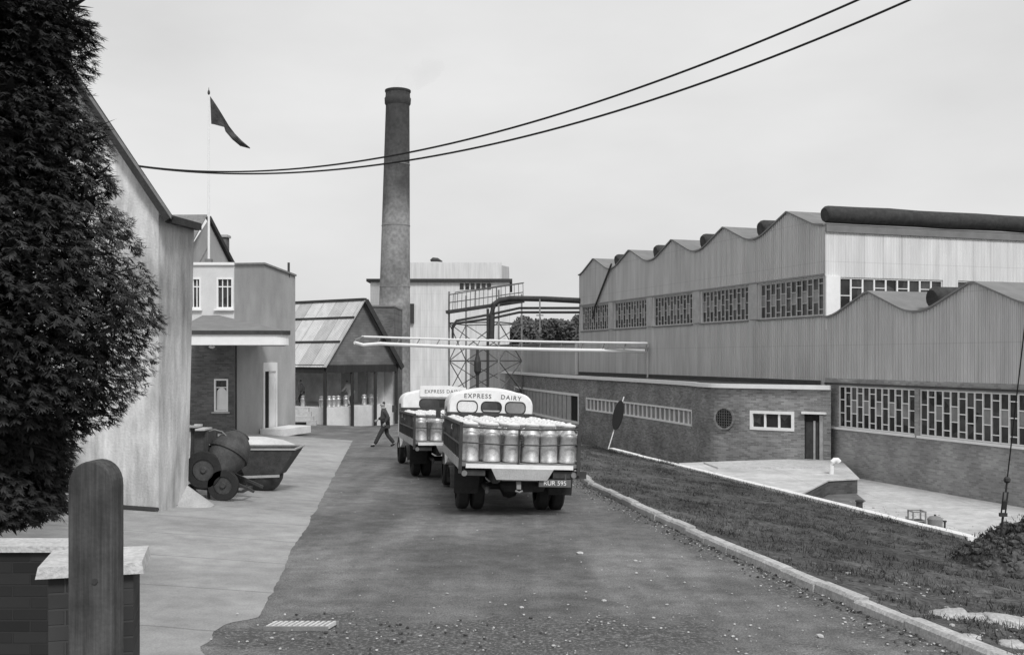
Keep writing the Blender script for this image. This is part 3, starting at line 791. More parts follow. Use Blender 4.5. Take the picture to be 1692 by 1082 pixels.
# strip window: white frame, many uprights
def plain_window(S, op, n, parent, d=-.08, bar=.07, rim=.09, m=None, gm=None, proud=.03, trans=()):
    a, b, z0, z1 = op; fr = MB(); gl = MB()
    S.slab(gl, a, b, z0, z1, d - .03, d - .015)
    S.slab(fr, a - rim * .4, b + rim * .4, z0 - rim * .4, z0 + rim * .6, .003 if d > -.01 else d - .01, proud)
    S.slab(fr, a - rim * .4, b + rim * .4, z1 - rim * .6, z1 + rim * .4, d - .01, proud)
    S.slab(fr, a - rim * .4, a + rim * .6, z0 + rim * .6, z1 - rim * .6, d - .01, proud)
    S.slab(fr, b - rim * .6, b + rim * .4, z0 + rim * .6, z1 - rim * .6, d - .01, proud)
    for i in range(1, n):
        s = a + (b - a) * i / n; S.slab(fr, s - bar / 2, s + bar / 2, z0 + rim * .6, z1 - rim * .6, d - .01, d + .05)
    for q in trans:
        zz = z0 + (z1 - z0) * q
        for i in range(n):
            S.slab(fr, a + (b - a) * i / n + bar / 2, a + (b - a) * (i + 1) / n - bar / 2, zz - .025, zz + .025, d - .01, d + .04)
    o = fr.build('window', m or M_white, parent); gl.build('pane', gm or M_glass, o); return o
plain_window(SB, strip, 25, an, bar=.13, gm=M_glass2)
plain_window(SB, small, 3, an, rim=.13, bar=.09)
# loading bay with pale slatted doors and a dark gap
o = plain_window(SB, bay, 1, an, rim=.16, gm=M_vdark)
mb = MB(); a, b, z0, z1 = bay
n = 16
for i in range(n):
    s0 = a + (b - a) * (i + .08) / (n + 1.6); s1 = a + (b - a) * (i + .92) / (n + 1.6); SB.slab(mb, s0, s1, z0 + .1, z1 - .1, -.085, -.05)
mb.build('sliding_door', M_concrete, an)
# door, lintel
mb = MB(); a, b, z0, z1 = door; SB.slab(mb, a, b, z0, z1, -.15, -.14); dd = mb.build('door', M_vdark, an)
mb = MB(); m_ = (a + b) / 2
SB.slab(mb, a + .04, m_ - .05, z0, z1 - .35, -.135, -.10); SB.slab(mb, m_ + .05, b - .25, z0, z1 - .35, -.135, -.10)
mb.build('door_leaf', M_dark, dd)
mb = MB(); SB.slab(mb, m_ - .04, m_ + .04, z0, z1 - .3, -.135, -.07); SB.slab(mb, b - .2, b - .02, z0, z1 - .05, -.135, -.05); mb.build('door_frame', M_concrete, dd)
mb = MB(); SB.slab(mb, a - .08, b + .12, z1, z1 + .1, .003, .12); mb.build('lintel', M_white, an)
# round grille
ps = sB(1197); c = SB.at(ps, zB(1197, 691), .03); n2 = SB.n(ps); tn = Vector((n2.y, -n2.x, 0)); nn = Vector((n2.x, n2.y, 0))
mb = MB(); K = 28
ring = lambda r, d: [c + tn * (r * math.cos(2 * math.pi * i / K)) + Vector((0, 0, r * math.sin(2 * math.pi * i / K))) + nn * d for i in range(K)]
mb.poly(ring(.44, .0)); pv = mb.build('round_window', M_vdark, an)
mb = MB(); A_, B_, C_, D_ = ring(.44, 0), ring(.44, .05), ring(.53, .05), ring(.53, -.02)
for i in range(K):
    j = (i + 1) % K
    mb.poly([A_[i], A_[j], B_[j], B_[i]]); mb.poly([B_[i], B_[j], C_[j], C_[i]]); mb.poly([C_[i], C_[j], D_[j], D_[i]])
mb.build('brick_surround', M_brick_an, pv)
mb = MB()
for i in range(-3, 4):
    q = i * .12; h = math.sqrt(.43 ** 2 - q * q)
    mb.bar(c + tn * q + nn * .012 - Vector((0, 0, h)), c + tn * q + nn * .012 + Vector((0, 0, h)), .025)
    mb.bar(c + tn * -h + nn * .02 + Vector((0, 0, q)), c + tn * h + nn * .02 + Vector((0, 0, q)), .025)
mb.build('glazing_bars', M_tower, pv)

# things about the yard
def yard_pt(px, Y, z=YARD): return Vector(((px - 846) / F * Y, Y, z))
q = yard_pt(1374, 38.0, PLZ)
t = thing('vent_standpipe', 'white bent standpipe beside the annexe doorway', 'pipe', q)
mb = MB(); mb.tube([q + Vector(a) for a in ((0, 0, 0), (0, 0, .38), (.03, 0, .5), (.12, 0, .58), (.22, 0, .58), (.28, 0, .5))], [.09, .09, .095, .1, .1, .11], 10); mb.build('pipe', M_white, t, smooth=True)
mb = MB(); mb.lathe([(.15, 0), (.15, .03), (.1, .05)], q, 12); mb.build('flange', M_dark, t)
q = yard_pt(1420, 30.4)
t = thing('stub_post', 'short dark stub post in the sunken yard just beyond the coping', 'post', q)
mb = MB(); mb.lathe([(.11, 0), (.10, .58), (.13, .59), (.13, .63), (.05, .66)], q, 10); mb.build('post', M_dark, t)
q = yard_pt(1515, 27.2)
t = thing('wire_crate', 'square wire crate standing in the sunken yard beside the drum', 'crate', q)
mb = MB(); s_ = .17
for x in (-s_, s_):
    for y_ in (-s_, s_): mb.bar(q + Vector((x, y_, 0)), q + Vector((x, y_, .82)), .035)
for z in (.02, .28, .55, .8):
    for a, b in (((-s_, -s_), (s_, -s_)), ((s_, -s_), (s_, s_)), ((s_, s_), (-s_, s_)), ((-s_, s_), (-s_, -s_))): mb.bar(q + Vector((*a, z)), q + Vector((*b, z)), .03)
mb.build('frame', M_steelp, t)
mb = MB(); mb.box(q.x - .15, q.x + .15, q.y - .15, q.y + .15, q.z + .3, q.z + .54); mb.build('contents', M_dark, t)
q = yard_pt(1545, 27.0)
t = thing('steel_drum', 'dark round-topped steel drum in the sunken yard', 'drum', q)
mb = MB(); mb.lathe([(.19, 0), (.2, .02), (.19, .25), (.2, .26), (.19, .5), (.2, .62), (.14, .68), (.04, .7)], q, 18); mb.build('shell', M_steelp, t, smooth=True)
mb = MB(); mb.lathe([(.03, .7), (.03, .74)], q, 8); mb.build('bung', M_dark, t)
q = yard_pt(1560, 26.6)
tag(t := thing('iron_bar', 'thin iron bar upright in the sunken yard right of the drum', 'bar', q)); mb = MB(); mb.bar(q, q + Vector((.02, 0, .62)), .04); mb.lathe([(.05, .6), (.05, .64)], q + Vector((.02, 0, 0)), 8); mb.build('rod', M_dark, t)
q = yard_pt(1498, 27.6)
t = thing('short_stake', 'thin pale stake upright in the sunken yard left of the wire crate', 'stake', q); mb = MB(); mb.bar(q, q + Vector((0, 0, .6)), .05); mb.build('stake', M_concrete, t)

# leaning marker by the far end of the coping
q = P(1005, 742, 44.5); e = P(1031, 655, 44.5)
t = thing('leaning_marker', 'dark narrow oval board on a thin leaning white pole at the end of the coping', 'marker', q)
mb = MB(); mb.tube([q, q.lerp(e, .5), e], .025, 6); mb.build('pole', M_white, t)
c = P(1021, 686, 44.4); mb = MB(); K = 20
pts = [c + Vector((.23 * math.cos(2 * math.pi * i / K) + .12 * math.sin(2 * math.pi * i / K), 0, .66 * math.sin(2 * math.pi * i / K))) for i in range(K)]
mb.prism(pts, (.02, .04, 0)); mb.build('board', M_wire, t)

# ================================================================ PIPE BRIDGE
A = P(590, 566, 62.5); B = P(1066, 580, 59.6)
pb_ = thing('pipe_bridge', 'long white double pipe bridge crossing the road behind the lorries', 'pipe bridge', A)
mb = MB(); n = 12
pts = [A.lerp(B, i / n) - Vector((0, 0, .10 * math.sin(math.pi * i / n))) for i in range(n + 1)]
mb.tube([P(586, 566, 61.8)] + [P(600, 570, 62.3)] + pts[1:], .11, 8); mb.build('lower_pipe', M_white, pb_, smooth=True)
A2 = P(598, 556, 62.8); B2 = P(1070, 567, 59.4)
mb = MB(); mb.tube([A2.lerp(B2, i / n) - Vector((0, 0, .06 * math.sin(math.pi * i / n))) for i in range(n + 1)], .065, 8); mb.build('upper_pipe', M_white, pb_, smooth=True)
for i in range(15):
    mb = MB(); t_ = i / 14; mb.bar(A.lerp(B, t_), A2.lerp(B2, t_), .045); mb.build('hanger', M_steelp, pb_)
mb = MB(); mb.tube([P(1070, 567, 59.4), P(1070, 626, 59.4)], .05, 6); mb.build('end_post', M_concrete, pb_)
mb = MB(); mb.bar(P(1000, 574, 59.9), P(1072, 575, 59.2), .10, .12); mb.build('cable_tray', M_steelp, pb_)
mb = MB(); mb.tube([P(586, 562, 62), P(600, 556, 62.6)], .05, 6); mb.build('stay', M_steelp, pb_)

# ================================================================ STEEL TOWER WITH PIPES
TY = 76.0
gt = thing('steel_pipe_tower', 'open steel lattice tower with a railed sloping gangway at the boiler house', 'tower', P(800, 650, TY) * 1.0)
zb = -3.0
FL, FR, BL, BR = [P(x, 590, y_) for x, y_ in ((742, TY), (824, TY - 2.0), (770, TY + 5), (862, TY + 3))]
def TZ(v, z): return Vector((v.x, v.y, z))
zd = EYE + 3.35
for v in (FL, FR, BL, BR):
    mb = MB(); mb.bar(TZ(v, zb), TZ(v, EYE + 5.0), .14); mb.build('leg', M_steelp, gt)
mb = MB()
prs = [(FL, FR), (FR, BR), (BR, BL), (BL, FL)]
for z0, z1 in ((-2.9, -.4), (-.4, 2.0), (2.0, EYE + 2.6)):
    for a, b in prs:
        mb.bar(TZ(a, z1), TZ(b, z1), .09); mb.bar(TZ(a, z0), TZ(b, z1), .055); mb.bar(TZ(b, z0), TZ(a, z1), .055)
mb.build('bracing', M_tower, gt)
# gangway deck: rises to the right
D0, D1 = P(738, 516, TY - .6), P(866, 497, TY - 1.0)
mb = MB(); mb.bar(D0, D1, 1.1, .22); mb.build('deck', M_dark, gt)
mb = MB()
for (a, b) in ((P(742, 487, TY - .6), P(864, 468, TY - 1.0)), (P(742, 500, TY - .6), P(864, 483, TY - 1.0))): mb.bar(a, b, .07)
for i in range(18):
    t_ = i / 17; mb.bar(D0.lerp(D1, t_ * .97 + .02), P(742, 487, TY - .6).lerp(P(864, 468, TY - 1.0), t_), .045)
for (a, b) in ((P(752, 483, TY + .6), P(866, 467, TY + .4)),): mb.bar(a, b, .06)
mb.build('railing', M_tower, gt)
for i in range(3):
    mb = MB(); mb.bar(P(752 + i * 34, 513 - i * 5, TY + .6), P(752 + i * 34, 483 - i * 5, TY + .6), .05); mb.build('rail_post', M_tower, gt)
# pipes
mb = MB(); X0 = TY - 2
mb.tube([P(812, 560, X0), P(813, 520, X0), P(816, 503, X0), P(826, 496, X0), P(845, 493, X0), P(900, 494, X0 - 2), P(960, 497, X0 - 4)], .21, 10); 
o = mb.build('overhead_main_pipe', M_dark, None, smooth=True); tag(o, 'thick dark overhead pipe bending down at the steel tower, running to the factory hall', 'pipe')
for dy, nm in ((0, 'upper'), (7, 'lower')):
    mb = MB(); mb.tube([P(748, 552 + dy, X0), P(748, 538 + dy * .6, X0), P(754, 530 + dy * .6, X0), P(812, 519 + dy, X0), P(858, 509 + dy, X0 - .3), P(866, 509 + dy, X0 - .5), P(960, 509 + dy, X0 - 4)], .09, 8)
    o = mb.build('overhead_pipe', M_dark, None, smooth=True); tag(o, ('upper' if dy == 0 else 'lower') + ' of the two thin dark overhead pipes below the thick one', 'pipe')
mb = MB(); mb.tube([P(789, 640, X0), P(789, 600, X0), P(789, 570, X0)], [.11, .11, .09], 8); mb.lathe([(.1, 0), (.26, .3), (.26, 1.0), (.12, 1.5)], P(789, 620, X0), 10)
o = mb.build('steam_separator_pipe', M_dark, None); tag(o, 'vertical dark pipe with a bulging vessel low on the steel tower', 'pipe')
mb = MB(); mb.tube([P(806, 640, X0), P(806, 510, X0)], .1, 8); o = mb.build('riser_pipe', M_dark); tag(o, 'straight vertical dark riser pipe inside the steel tower', 'pipe')
mb = MB(); mb.bar(P(892, 548, X0 - 2), P(892, 494, X0 - 2), .1); mb.bar(P(886, 521, X0 - 2), P(898, 521, X0 - 2), .08); o = mb.build('pipe_support', M_steelp); tag(o, 'thin grey post carrying the overhead pipes between tower and hall', 'post')

# ================================================================ BOILER HOUSE
bh = thing('boiler_house', 'large pale boiler house with a white rooftop storey behind the chimney', 'building', P(740, 650, 110) * 1)
def bz(py, Y): return EYE - (py - 590) / F * Y
mb = MB(); x0, x1 = P(612, 0, 110).x, P(842, 0, 110).x
mb.box(x0, x1, 110, 128, -6, bz(466, 110)); mb.build('wall', M_boiler, bh)
mb = MB(); mb.box(x0 - .4, x1 + .3, 109.6, 128, bz(465.5, 110), bz(461, 110)); mb.build('roof_edge', M_dark, bh)
mb = MB(); mb.box(P(640, 0, 112).x, P(829, 0, 112).x, 112, 126, bz(461, 110), bz(434, 112)); pn = mb.build('rooftop_storey', M_boiler, bh)
mb = MB(); xa, xb = P(829, 0, 112).x, P(841, 0, 114).x
mb.prism([(xa + .01, 112.02, bz(461, 110)), (xb, 114, bz(461, 110)), (xb, 126, bz(461, 110)), (xa + .01, 126, bz(461, 110))], (0, 0, bz(434, 112) - bz(461, 110) - .3)); mb.build('side_bay', M_clad, bh)
for i in range(6):
    mb = MB(); xx = P(760 + i * 9, 0, 110).x; mb.box(xx, xx + .42, 109.93, 109.99, bz(478, 110), bz(468, 110)); mb.build('window', M_glass, bh)
mb = MB(); xx = P(677, 0, 110).x; mb.box(xx, xx + .5, 109.6, 109.98, bz(534, 110), bz(502, 110)); mb.build('louvre', M_dark, bh)
mb = MB(); c = P(720, 433, 113); mb.tube([c + Vector((-.6, 0, .15)), c + Vector((-.3, 0, .28)), c + Vector((.2, 0, .25)), c + Vector((.75, 0, .05))], [.12, .25, .22, .06], 8); mb.build('cowl', M_dark, bh)

# ================================================================ CHIMNEY
Yc = 100; cb = P(649, 640, Yc); zt = bz(150, Yc)
chm = thing('brick_chimney', 'tall tapering round brick chimney with a dark corbelled top', 'chimney', Vector((cb.x, Yc, -5)))
H = zt + 5
def rad(z):  # world z
    t_ = (z + 5) / H; return 1.78 * (1 - t_) + 1.16 * t_
pr = []
for i in range(31):
    z = -5 + H * .955 * i / 30; pr.append((rad(z), z + 5))
lean = (P(657.5, 0, Yc).x - cb.x)
mb = MB(); mb.lathe(pr, (0, 0, 0), 32)
mb.v = [(x + cb.x + lean * (z / H), y + Yc, z - 5) for x, y, z in mb.v]
mb.build('shaft', M_chim, chm, smooth=True)
mb = MB(); h0 = H * .955; mb.lathe([(1.17, h0 - .02), (1.3, h0 + .2), (1.33, h0 + .7), (1.24, h0 + .85), (1.22, H - .25), (1.3, H - .15), (1.3, H), (1.0, H), (1.0, H - .6)], (0, 0, 0), 32, close=False)
mb.v = [(x + cb.x + lean * (z / H), y + Yc, z - 5) for x, y, z in mb.v]
mb.build('corbelled_cap', M_chim, chm, smooth=True)
for h in (.25, .42, .6, .78):
    mb = MB(); r = rad(-5 + H * h) + .03; mb.lathe([(r, H * h), (r, H * h + .08)], (cb.x + lean * h, Yc, -5), 32); mb.build('iron_band', M_steelp, chm)

m, t, b = new_mat('thin_smoke')
t.nodes.remove(b); pv_ = t.nodes.new('ShaderNodeVolumePrincipled'); pv_.inputs['Color'].default_value = (.35, .35, .35, 1); pv_.inputs['Density'].default_value = .05
nz_ = t.nodes.new('ShaderNodeTexNoise'); nz_.inputs['Scale'].default_value = .35; nz_.inputs['Detail'].default_value = 4; tc_ = t.nodes.new('ShaderNodeTexCoord'); t.links.new(tc_.outputs['Object'], nz_.inputs['Vector'])
mr_ = t.nodes.new('ShaderNodeMapRange'); mr_.inputs[1].default_value = .35; mr_.inputs[2].default_value = .65; mr_.inputs[3].default_value = .0; mr_.inputs[4].default_value = .045; t.links.new(nz_.outputs['Fac'], mr_.inputs[0]); t.links.new(mr_.outputs[0], pv_.inputs['Density'])
t.links.new(pv_.outputs[0], t.nodes['Material Output'].inputs['Volume'])
mb = MB(); tp_ = P(657, 152, Yc); mb.tube([tp_, tp_ + Vector((.5, .2, .8)), tp_ + Vector((1.6, .6, 1.7)), tp_ + Vector((3.0, 1.0, 2.5)), tp_ + Vector((4.6, 1.2, 3.1))], [.85, 1.1, 1.4, 1.4, .5], 12)
o = mb.build('chimney_smoke', m, None, smooth=True); tag(o, 'faint wisp of smoke drifting off the top of the brick chimney', 'smoke', kind='stuff')

# ================================================================ LOADING SHED
g = Vector((.6, .8, 0)); rdir = Vector((-.8, .6, 0))
Fp = P(537, 603, 64.0); wdt = 6.7; zE = Fp.z; apex = Vector((0, 0, bz(497, 66.5))) ; zgr = roadZ(64) + .1
sh = thing('loading_shed', 'open-sided loading shed with a steep pale sheet roof and a dark gable', 'shed', Vector((Fp.x, Fp.y, zgr)))
C0 = Vector((Fp.x, Fp.y, zE)); C1 = C0 + g * wdt; AP = (C0 + C1) / 2; AP.z = apex.z
ridge = rdir * 16
# gable panel
mb = MB(); mb.prism([C0 + g * .12, C1 - g * .12, AP - Vector((0, 0, .12))], rdir * .1); mb.build('gable', brick_mat('gable_boards', .17, .14, math.atan2(.8, .6), .1, 2.2), sh)
mb = MB()
nr = Vector((AP.z - C0.z) * Vector((-.6, -.8, 0)) + Vector((0, 0, wdt / 2))).normalized()
o1 = -rdir * .25
sl = (AP - C0)
e0 = C0 - sl * .04 + o1
mb.hexa([e0, AP + o1, AP + ridge, C0 - sl * .04 + ridge, e0 + nr * .06, AP + o1 + nr * .06, AP + ridge + nr * .06, C0 - sl * .04 + ridge + nr * .06])
mb.build('roof', M_shedroof, sh)
mb = MB(); sl2 = AP - C1; nr2 = Vector((AP.z - C0.z) * Vector((.6, .8, 0)) + Vector((0, 0, wdt / 2))).normalized(); e1 = C1 - sl2 * .06 + o1
mb.hexa([e1, AP + o1, AP + ridge, C1 - sl2 * .06 + ridge, e1 + nr2 * .06, AP + o1 + nr2 * .06, AP + ridge + nr2 * .06, C1 - sl2 * .06 + ridge + nr2 * .06]); mb.build('back_roof', M_roofclad, sh)
mb = MB(); mb.bar(AP + o1 * 1.3 + nr2 * .03, e1 + o1 * .3, .14, .34); mb.build('bargeboard', M_dark, sh)
mb = MB()
for q in (.34, .72): mb.bar(C0 + sl * q + nr * .12 + ridge, C0 + sl * q + nr * .12 + o1, .09, .12)
mb.bar(AP + o1 + Vector((0, 0, .12)), AP + ridge + Vector((0, 0, .12)), .3, .14)
mb.build('roof_batten', M_dark, sh)
mb = MB(); mb.bar(C0 + Vector((0, 0, -.25)), C1 + Vector((0, 0, -.25)), .2, .5); mb.bar(C0 + Vector((0, 0, -.25)), C0 + ridge + Vector((0, 0, -.25)), .2, .55); mb.build('eaves_beam', M_timber, sh)
for q in (C0, C1 - g * .1, C0 + g * (wdt * .36), C0 + g * (wdt * .68), C0 + rdir * 4, C0 + rdir * 8):
    mb = MB(); mb.bar(Vector((q.x, q.y, zgr - .2)), Vector((q.x, q.y, zE - .45)), .2); mb.build('post', M_timber, sh)
# inside: back wall, dock
dk = zgr + 1.15
mb = MB(); ins = rdir * .35
D_ = [C0 + ins + g * .35, C1 + ins - g * .0, C1 + ins + rdir * 14 , C0 + rdir * 14 + g * .35]
mb.prism([Vector((p.x, p.y, zgr - .3)) for p in D_], (0, 0, dk - zgr + .3)); mb.build('dock', M_cream, sh)
mb = MB(); a = C1 + rdir * .5; b = C1 + rdir * 15; mb.prism([Vector((a.x, a.y, dk)), Vector((b.x, b.y, dk)), Vector((b.x, b.y, zE)), Vector((a.x, a.y, zE))], g * .15)
mb.build('back_wall', mat('shed_inner', .6, .9, .8, .3), sh)
mb = MB(); a = C0 + rdir * 14.2; b = C1 + rdir * 14.2; mb.prism([Vector((a.x, a.y, zgr)), Vector((b.x, b.y, zgr)), Vector((b.x, b.y, zE)), Vector((a.x, a.y, zE))], rdir * .15); mb.build('end_wall', M_timber, sh)
for k_ in range(3):
    mb = MB(); a = C1 + rdir * (1.2 + k_ * 1.7) - g * .06
    mb.prism([Vector((a.x, a.y, dk)), Vector((a.x, a.y, dk)) + rdir * .9, Vector((a.x, a.y, dk + 2.3)) + rdir * .9, Vector((a.x, a.y, dk + 2.3))], -g * .03); mb.build('inner_door', M_cream if k_ == 0 else M_concrete, sh)
bb = thing('brick_outhouse', 'dark brick block between the shed gable and the chimney', 'building', P(628, 650, 78))
mb = MB(); mb.box(P(604, 0, 78).x, P(651, 0, 78).x, 78, 84, -3.5, bz(507, 78)); mb.build('wall', brick_mat('outhouse_brick', .15, .17, 0, .2), bb)
mb = MB(); mb.box(P(603, 0, 78).x, P(652, 0, 78).x, 77.9, 84.1, bz(507, 78) + .002, bz(504, 78)); mb.build('coping', M_steelp, bb)
mb = MB(); mb.box(P(640, 0, 78).x, P(646, 0, 78).x, 77.85, 77.95, bz(600, 78), bz(560, 78)); mb.build('window', M_glass, bb)
# step block left of the shed post
q = P(505, 708, 62.5); t = thing('dock_steps', 'pale concrete steps left of the front shed post', 'steps', Vector((q.x, q.y, gz(q.x, q.y))))
mb = MB(); zz = gz(q.x, q.y)
for i in range(4): mb.box(q.x - 1.1, q.x + .65 - i * .22, q.y + i * .3, q.y + i * .3 + .3, zz - .2, zz + .26 * (i + 1))
mb.build('tread', M_stone, t)
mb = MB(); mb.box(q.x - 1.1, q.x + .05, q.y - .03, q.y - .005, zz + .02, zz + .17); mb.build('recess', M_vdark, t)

# low wide white wall ahead of the dock
# ================================================================ MILK CHURN
def churn_parts():
    body = MB(); body.lathe([(.15, 0), (.165, .01), (.165, .05), (.16, .06), (.16, .46), (.166, .47), (.166, .50), (.155, .53), (.115, .585), (.10, .61), (.12, .63), (.125, .65), (.11, .66)], seg=16)
    lid = MB(); lid.lathe([(.10, .66), (.135, .665), (.14, .69), (.11, .715), (.045, .725), (.04, .745)], seg=14)
    h1 = MB(); h1.tube([(.145, 0, .5), (.19, 0, .53), (.19, 0, .60), (.13, 0, .62)], .012, 5)
    h2 = MB(); h2.tube([(-.145, 0, .5), (-.19, 0, .53), (-.19, 0, .60), (-.13, 0, .62)], .012, 5)
    return body, lid, h1, h2
cbm, clm, ch1, ch2 = churn_parts()
proto = {}
def churn(loc, rz, label, group, handles=True):
    if 'b' not in proto:
        o = cbm.build('milk_churn', M_alu, None, smooth=True)
        l = clm.build('lid', M_lid, o, smooth=True); a = ch1.build('handle', M_alu, o); b = ch2.build('handle', M_alu, o)
        proto['b'] = (o, l, a, b); n = o
        src = None
    else:
        o, l, a, b = proto['b']; n = o.copy(); col.objects.link(n)
        for c in ((l, a, b) if handles else (l,)):
            d = c.copy(); col.objects.link(d); d.parent = n
    n.location = loc; n.rotation_euler = rz if isinstance(rz, tuple) else (0, 0, rz)
    tag(n, label, 'milk churn', group); return n
ORD = ['first', 'second', 'third', 'fourth', 'fifth', 'sixth', 'seventh', 'eighth', 'ninth', 'tenth', 'eleventh', 'twelfth', 'thirteenth', 'fourteenth', 'fifteenth']

# ================================================================ LORRIES
def rr_ring(cx, cz, w_, h_, r, n=6):
    pts = []
    for (sx, sz, a0) in ((1, 1, 0), (-1, 1, 90), (-1, -1, 180), (1, -1, 270)):
        for i in range(n + 1):
            a = R(a0 + 90 * i / n); pts.append((cx + sx * (w_ / 2 - r) + r * math.cos(a), cz + sz * (h_ / 2 - r) + r * math.sin(a)))
    return pts
def make_lorry(name, label, loc, rz, roll, BL_=5.35, plate='RUR 595', sign=False, pitch=0.0):
    T = thing(name, label, 'lorry', loc, (R(-2) + pitch, roll, rz), None, local=True)
    W2 = 1.08; bz0 = 1.0
    def B(mb, nm, m, par=T, **k): return mb.build(nm, m, par, **k)
    # chassis
    mb = MB()
    for x in (-.42, .42): mb.box(x - .05, x + .05, .1, BL_ + 1.6, .62, .84)
    for y in (.15, 1.0, 2.2, 3.4, 4.6, 5.4): mb.box(-.37, .37, y, y + .09, .66, .80)
    for y in (.25, 1.1, 1.9, 2.7, 3.5, 4.4): mb.box(-1.0, 1.0, y, y + .08, .842, .925)
    B(mb, 'chassis', M_dark)
    # axles, springs
    mb = MB(); mb.tube([(-.8, 1.45, .46), (.8, 1.45, .46)], .07, 8); mb.lathe([(.05, -.2), (.2, -.12), (.24, 0), (.2, .12), (.05, .2)], (0, 1.45, .46), 12, 'x')
    for x in (-.5, .5):
        for k in range(4): mb.box(x - .035, x + .035, 1.45 - .65 + k * .14, 1.45 + .65 - k * .14, .56 - k * .022, .58 - k * .022)
    mb.tube([(0, 1.6, .5), (0, BL_, .6)], .045, 8); B(mb, 'rear_axle', M_dark)
    mb = MB(); mb.lathe([(.2, -.5), (.22, -.48), (.22, .48), (.2, .5)], (.7, 3.2, .58), 14, 'y'); B(mb, 'fuel_tank', M_dark)
    # bed
    mb = MB(); mb.box(-W2, W2, .0, BL_, .93, bz0); B(mb, 'bed', M_bed)
    mb = MB()
    for s in (-1, 1): mb.box(s * W2 if s > 0 else -W2 - .03, W2 + .03 if s > 0 else -W2, .0, BL_, .88, 1.05)
    B(mb, 'side_sill', M_concrete)
    # rear cross sill: pale strip with the deeper pale panel
    mb = MB(); mb.box(-.98, .98, -.035, -.003, .90, .975); B(mb, 'rear_sill', M_lwhite)
    mb = MB(); mb.prism([(-.52, -.05, .90), (.62, -.05, .90), (.50, -.05, .70), (-.42, -.05, .70)], (0, .035, 0)); B(mb, 'rear_panel', M_concrete)
    # stakes and rails
    hs = .66
    for s in (-1, 1):
        mb = MB(); mb.box(s * W2 - .03, s * W2 + .03, -.035, .03, .80, bz0 + hs + .06); B(mb, 'stake', M_dark)
        mb = MB()
        n = int(BL_ / .42)
        for i in range(1, n + 1):
            y = BL_ * i / n; mb.box(s * W2 - .018, s * W2 + .018, y - .045, y + .01, bz0 + .002, bz0 + hs)
        mb.box(s * (W2) - .024, s * W2 + .024, .03, BL_, bz0 + hs, bz0 + hs + .05)
        mb.box(s * (W2) - .022, s * W2 + .022, .03, BL_, bz0 + .31, bz0 + .345)
        B(mb, 'side_rail', M_lblue)
    mb = MB(); mb.tube([(-W2, -.02, bz0 + hs - .02), (-.4, -.03, bz0 + hs - .05), (.4, -.03, bz0 + hs - .05), (W2, -.02, bz0 + hs - .02)], .018, 6); B(mb, 'top_chain', M_dark)
    mb = MB(); mb.tube([(-W2, -.02, bz0 + .36), (-.4, -.03, bz0 + .33), (.4, -.03, bz0 + .33), (W2, -.02, bz0 + .36)], .014, 6); B(mb, 'middle_chain', M_dark)
    mb = MB(); mb.box(-.045, -.01, -.035, -.01, bz0 - .02, bz0 + hs - .03)
    for k in range(5): mb.lathe([(.022, -.02), (.03, 0), (.022, .02)], (.0 + .01 * k, -.05, bz0 + .5 - k * .045), 8)
    B(mb, 'centre_strap', M_dark)
    # headboard
    mb = MB()
    for i in range(7): mb.box(-1.0 + i * .3, -1.0 + i * .3 + .2, BL_ + .004, BL_ + .04, bz0, bz0 + .78)
    mb.box(-1.04, 1.04, BL_ + .045, BL_ + .07, bz0 + .7, bz0 + .8); B(mb, 'headboard', M_lblue)
    # wheels
    def wheel(x, y, dual):
        t = MB(); wd = .24
        offs = (0, .29) if dual else (0,)
        for of in offs:
            cx = x - math.copysign(of, x)
            h = wd / 2
            t.lathe([(.27, -h), (.40, -h), (.455, -h + .04), (.465, 0), (.455, h - .04), (.40, h), (.27, h)], (cx, y, .462), 28, 'x', close=False)
        o = B(t, 'wheel', M_tyre, smooth=True)
        r = MB(); s = math.copysign(1, x)
        r.lathe([(.275, -.11), (.275, .02), (.24, .03), (.12, -.02 * s), (.1, .06), (.05, .09)] if s > 0 else [(.275, .11), (.275, -.02), (.24, -.03), (.12, .02), (.1, -.06), (.05, -.09)], (x, y, .462), 20, 'x', close=True)
        r.build('rim', M_steelp, o, smooth=True)
    for x in (-.92, .92): wheel(x, 1.45, True); wheel(x * 1.0, BL_ + 1.05, False)
    for s in (-1, 1):
        mb = MB(); K = 10; pts = [(s * .92, 1.45 + .58 * math.cos(R(180 * i / K)), .46 + .5 * math.sin(R(180 * i / K)) * .72 + .0) for i in range(K + 1)]
        for a, b in zip(pts, pts[1:]): mb.hexa([(a[0] - .27, a[1], a[2]), (a[0] + .15, a[1], a[2]), (b[0] + .15, b[1], b[2]), (b[0] - .27, b[1], b[2]), (a[0] - .27, a[1], a[2] + .02), (a[0] + .15, a[1], a[2] + .02), (b[0] + .15, b[1], b[2] + .02), (b[0] - .27, b[1], b[2] + .02)])
        B(mb, 'mudguard', M_dark)
        mb = MB(); mb.hexa([(s * .90 - .22, .82, .36), (s * .90 + .22, .82, .36), (s * .90 + .22, .84, .36), (s * .90 - .22, .84, .36), (s * .88 - .25, .74, .86), (s * .88 + .25, .74, .86), (s * .88 + .25, .76, .86), (s * .88 - .25, .76, .86)]); B(mb, 'mudflap', M_tyre)
    # rear underside: spare wheel, lamps, plate, tow bracket
    mb = MB(); mb.lathe([(.2, -.1), (.40, -.1), (.44, 0), (.40, .1), (.2, .1)], (.15, .62, .56), 20, 'z'); B(mb, 'spare_wheel', M_tyre, smooth=True)
    mb = MB(); mb.bar((-.3, .1, .72), (.35, .1, .72), .06, .10); mb.bar((0, .1, .7), (0, .05, .52), .08); mb.tube([(-.06, .0, .5), (0, -.05, .48), (.06, 0, .5)], .02, 6); B(mb, 'tow_bracket', M_steelp)
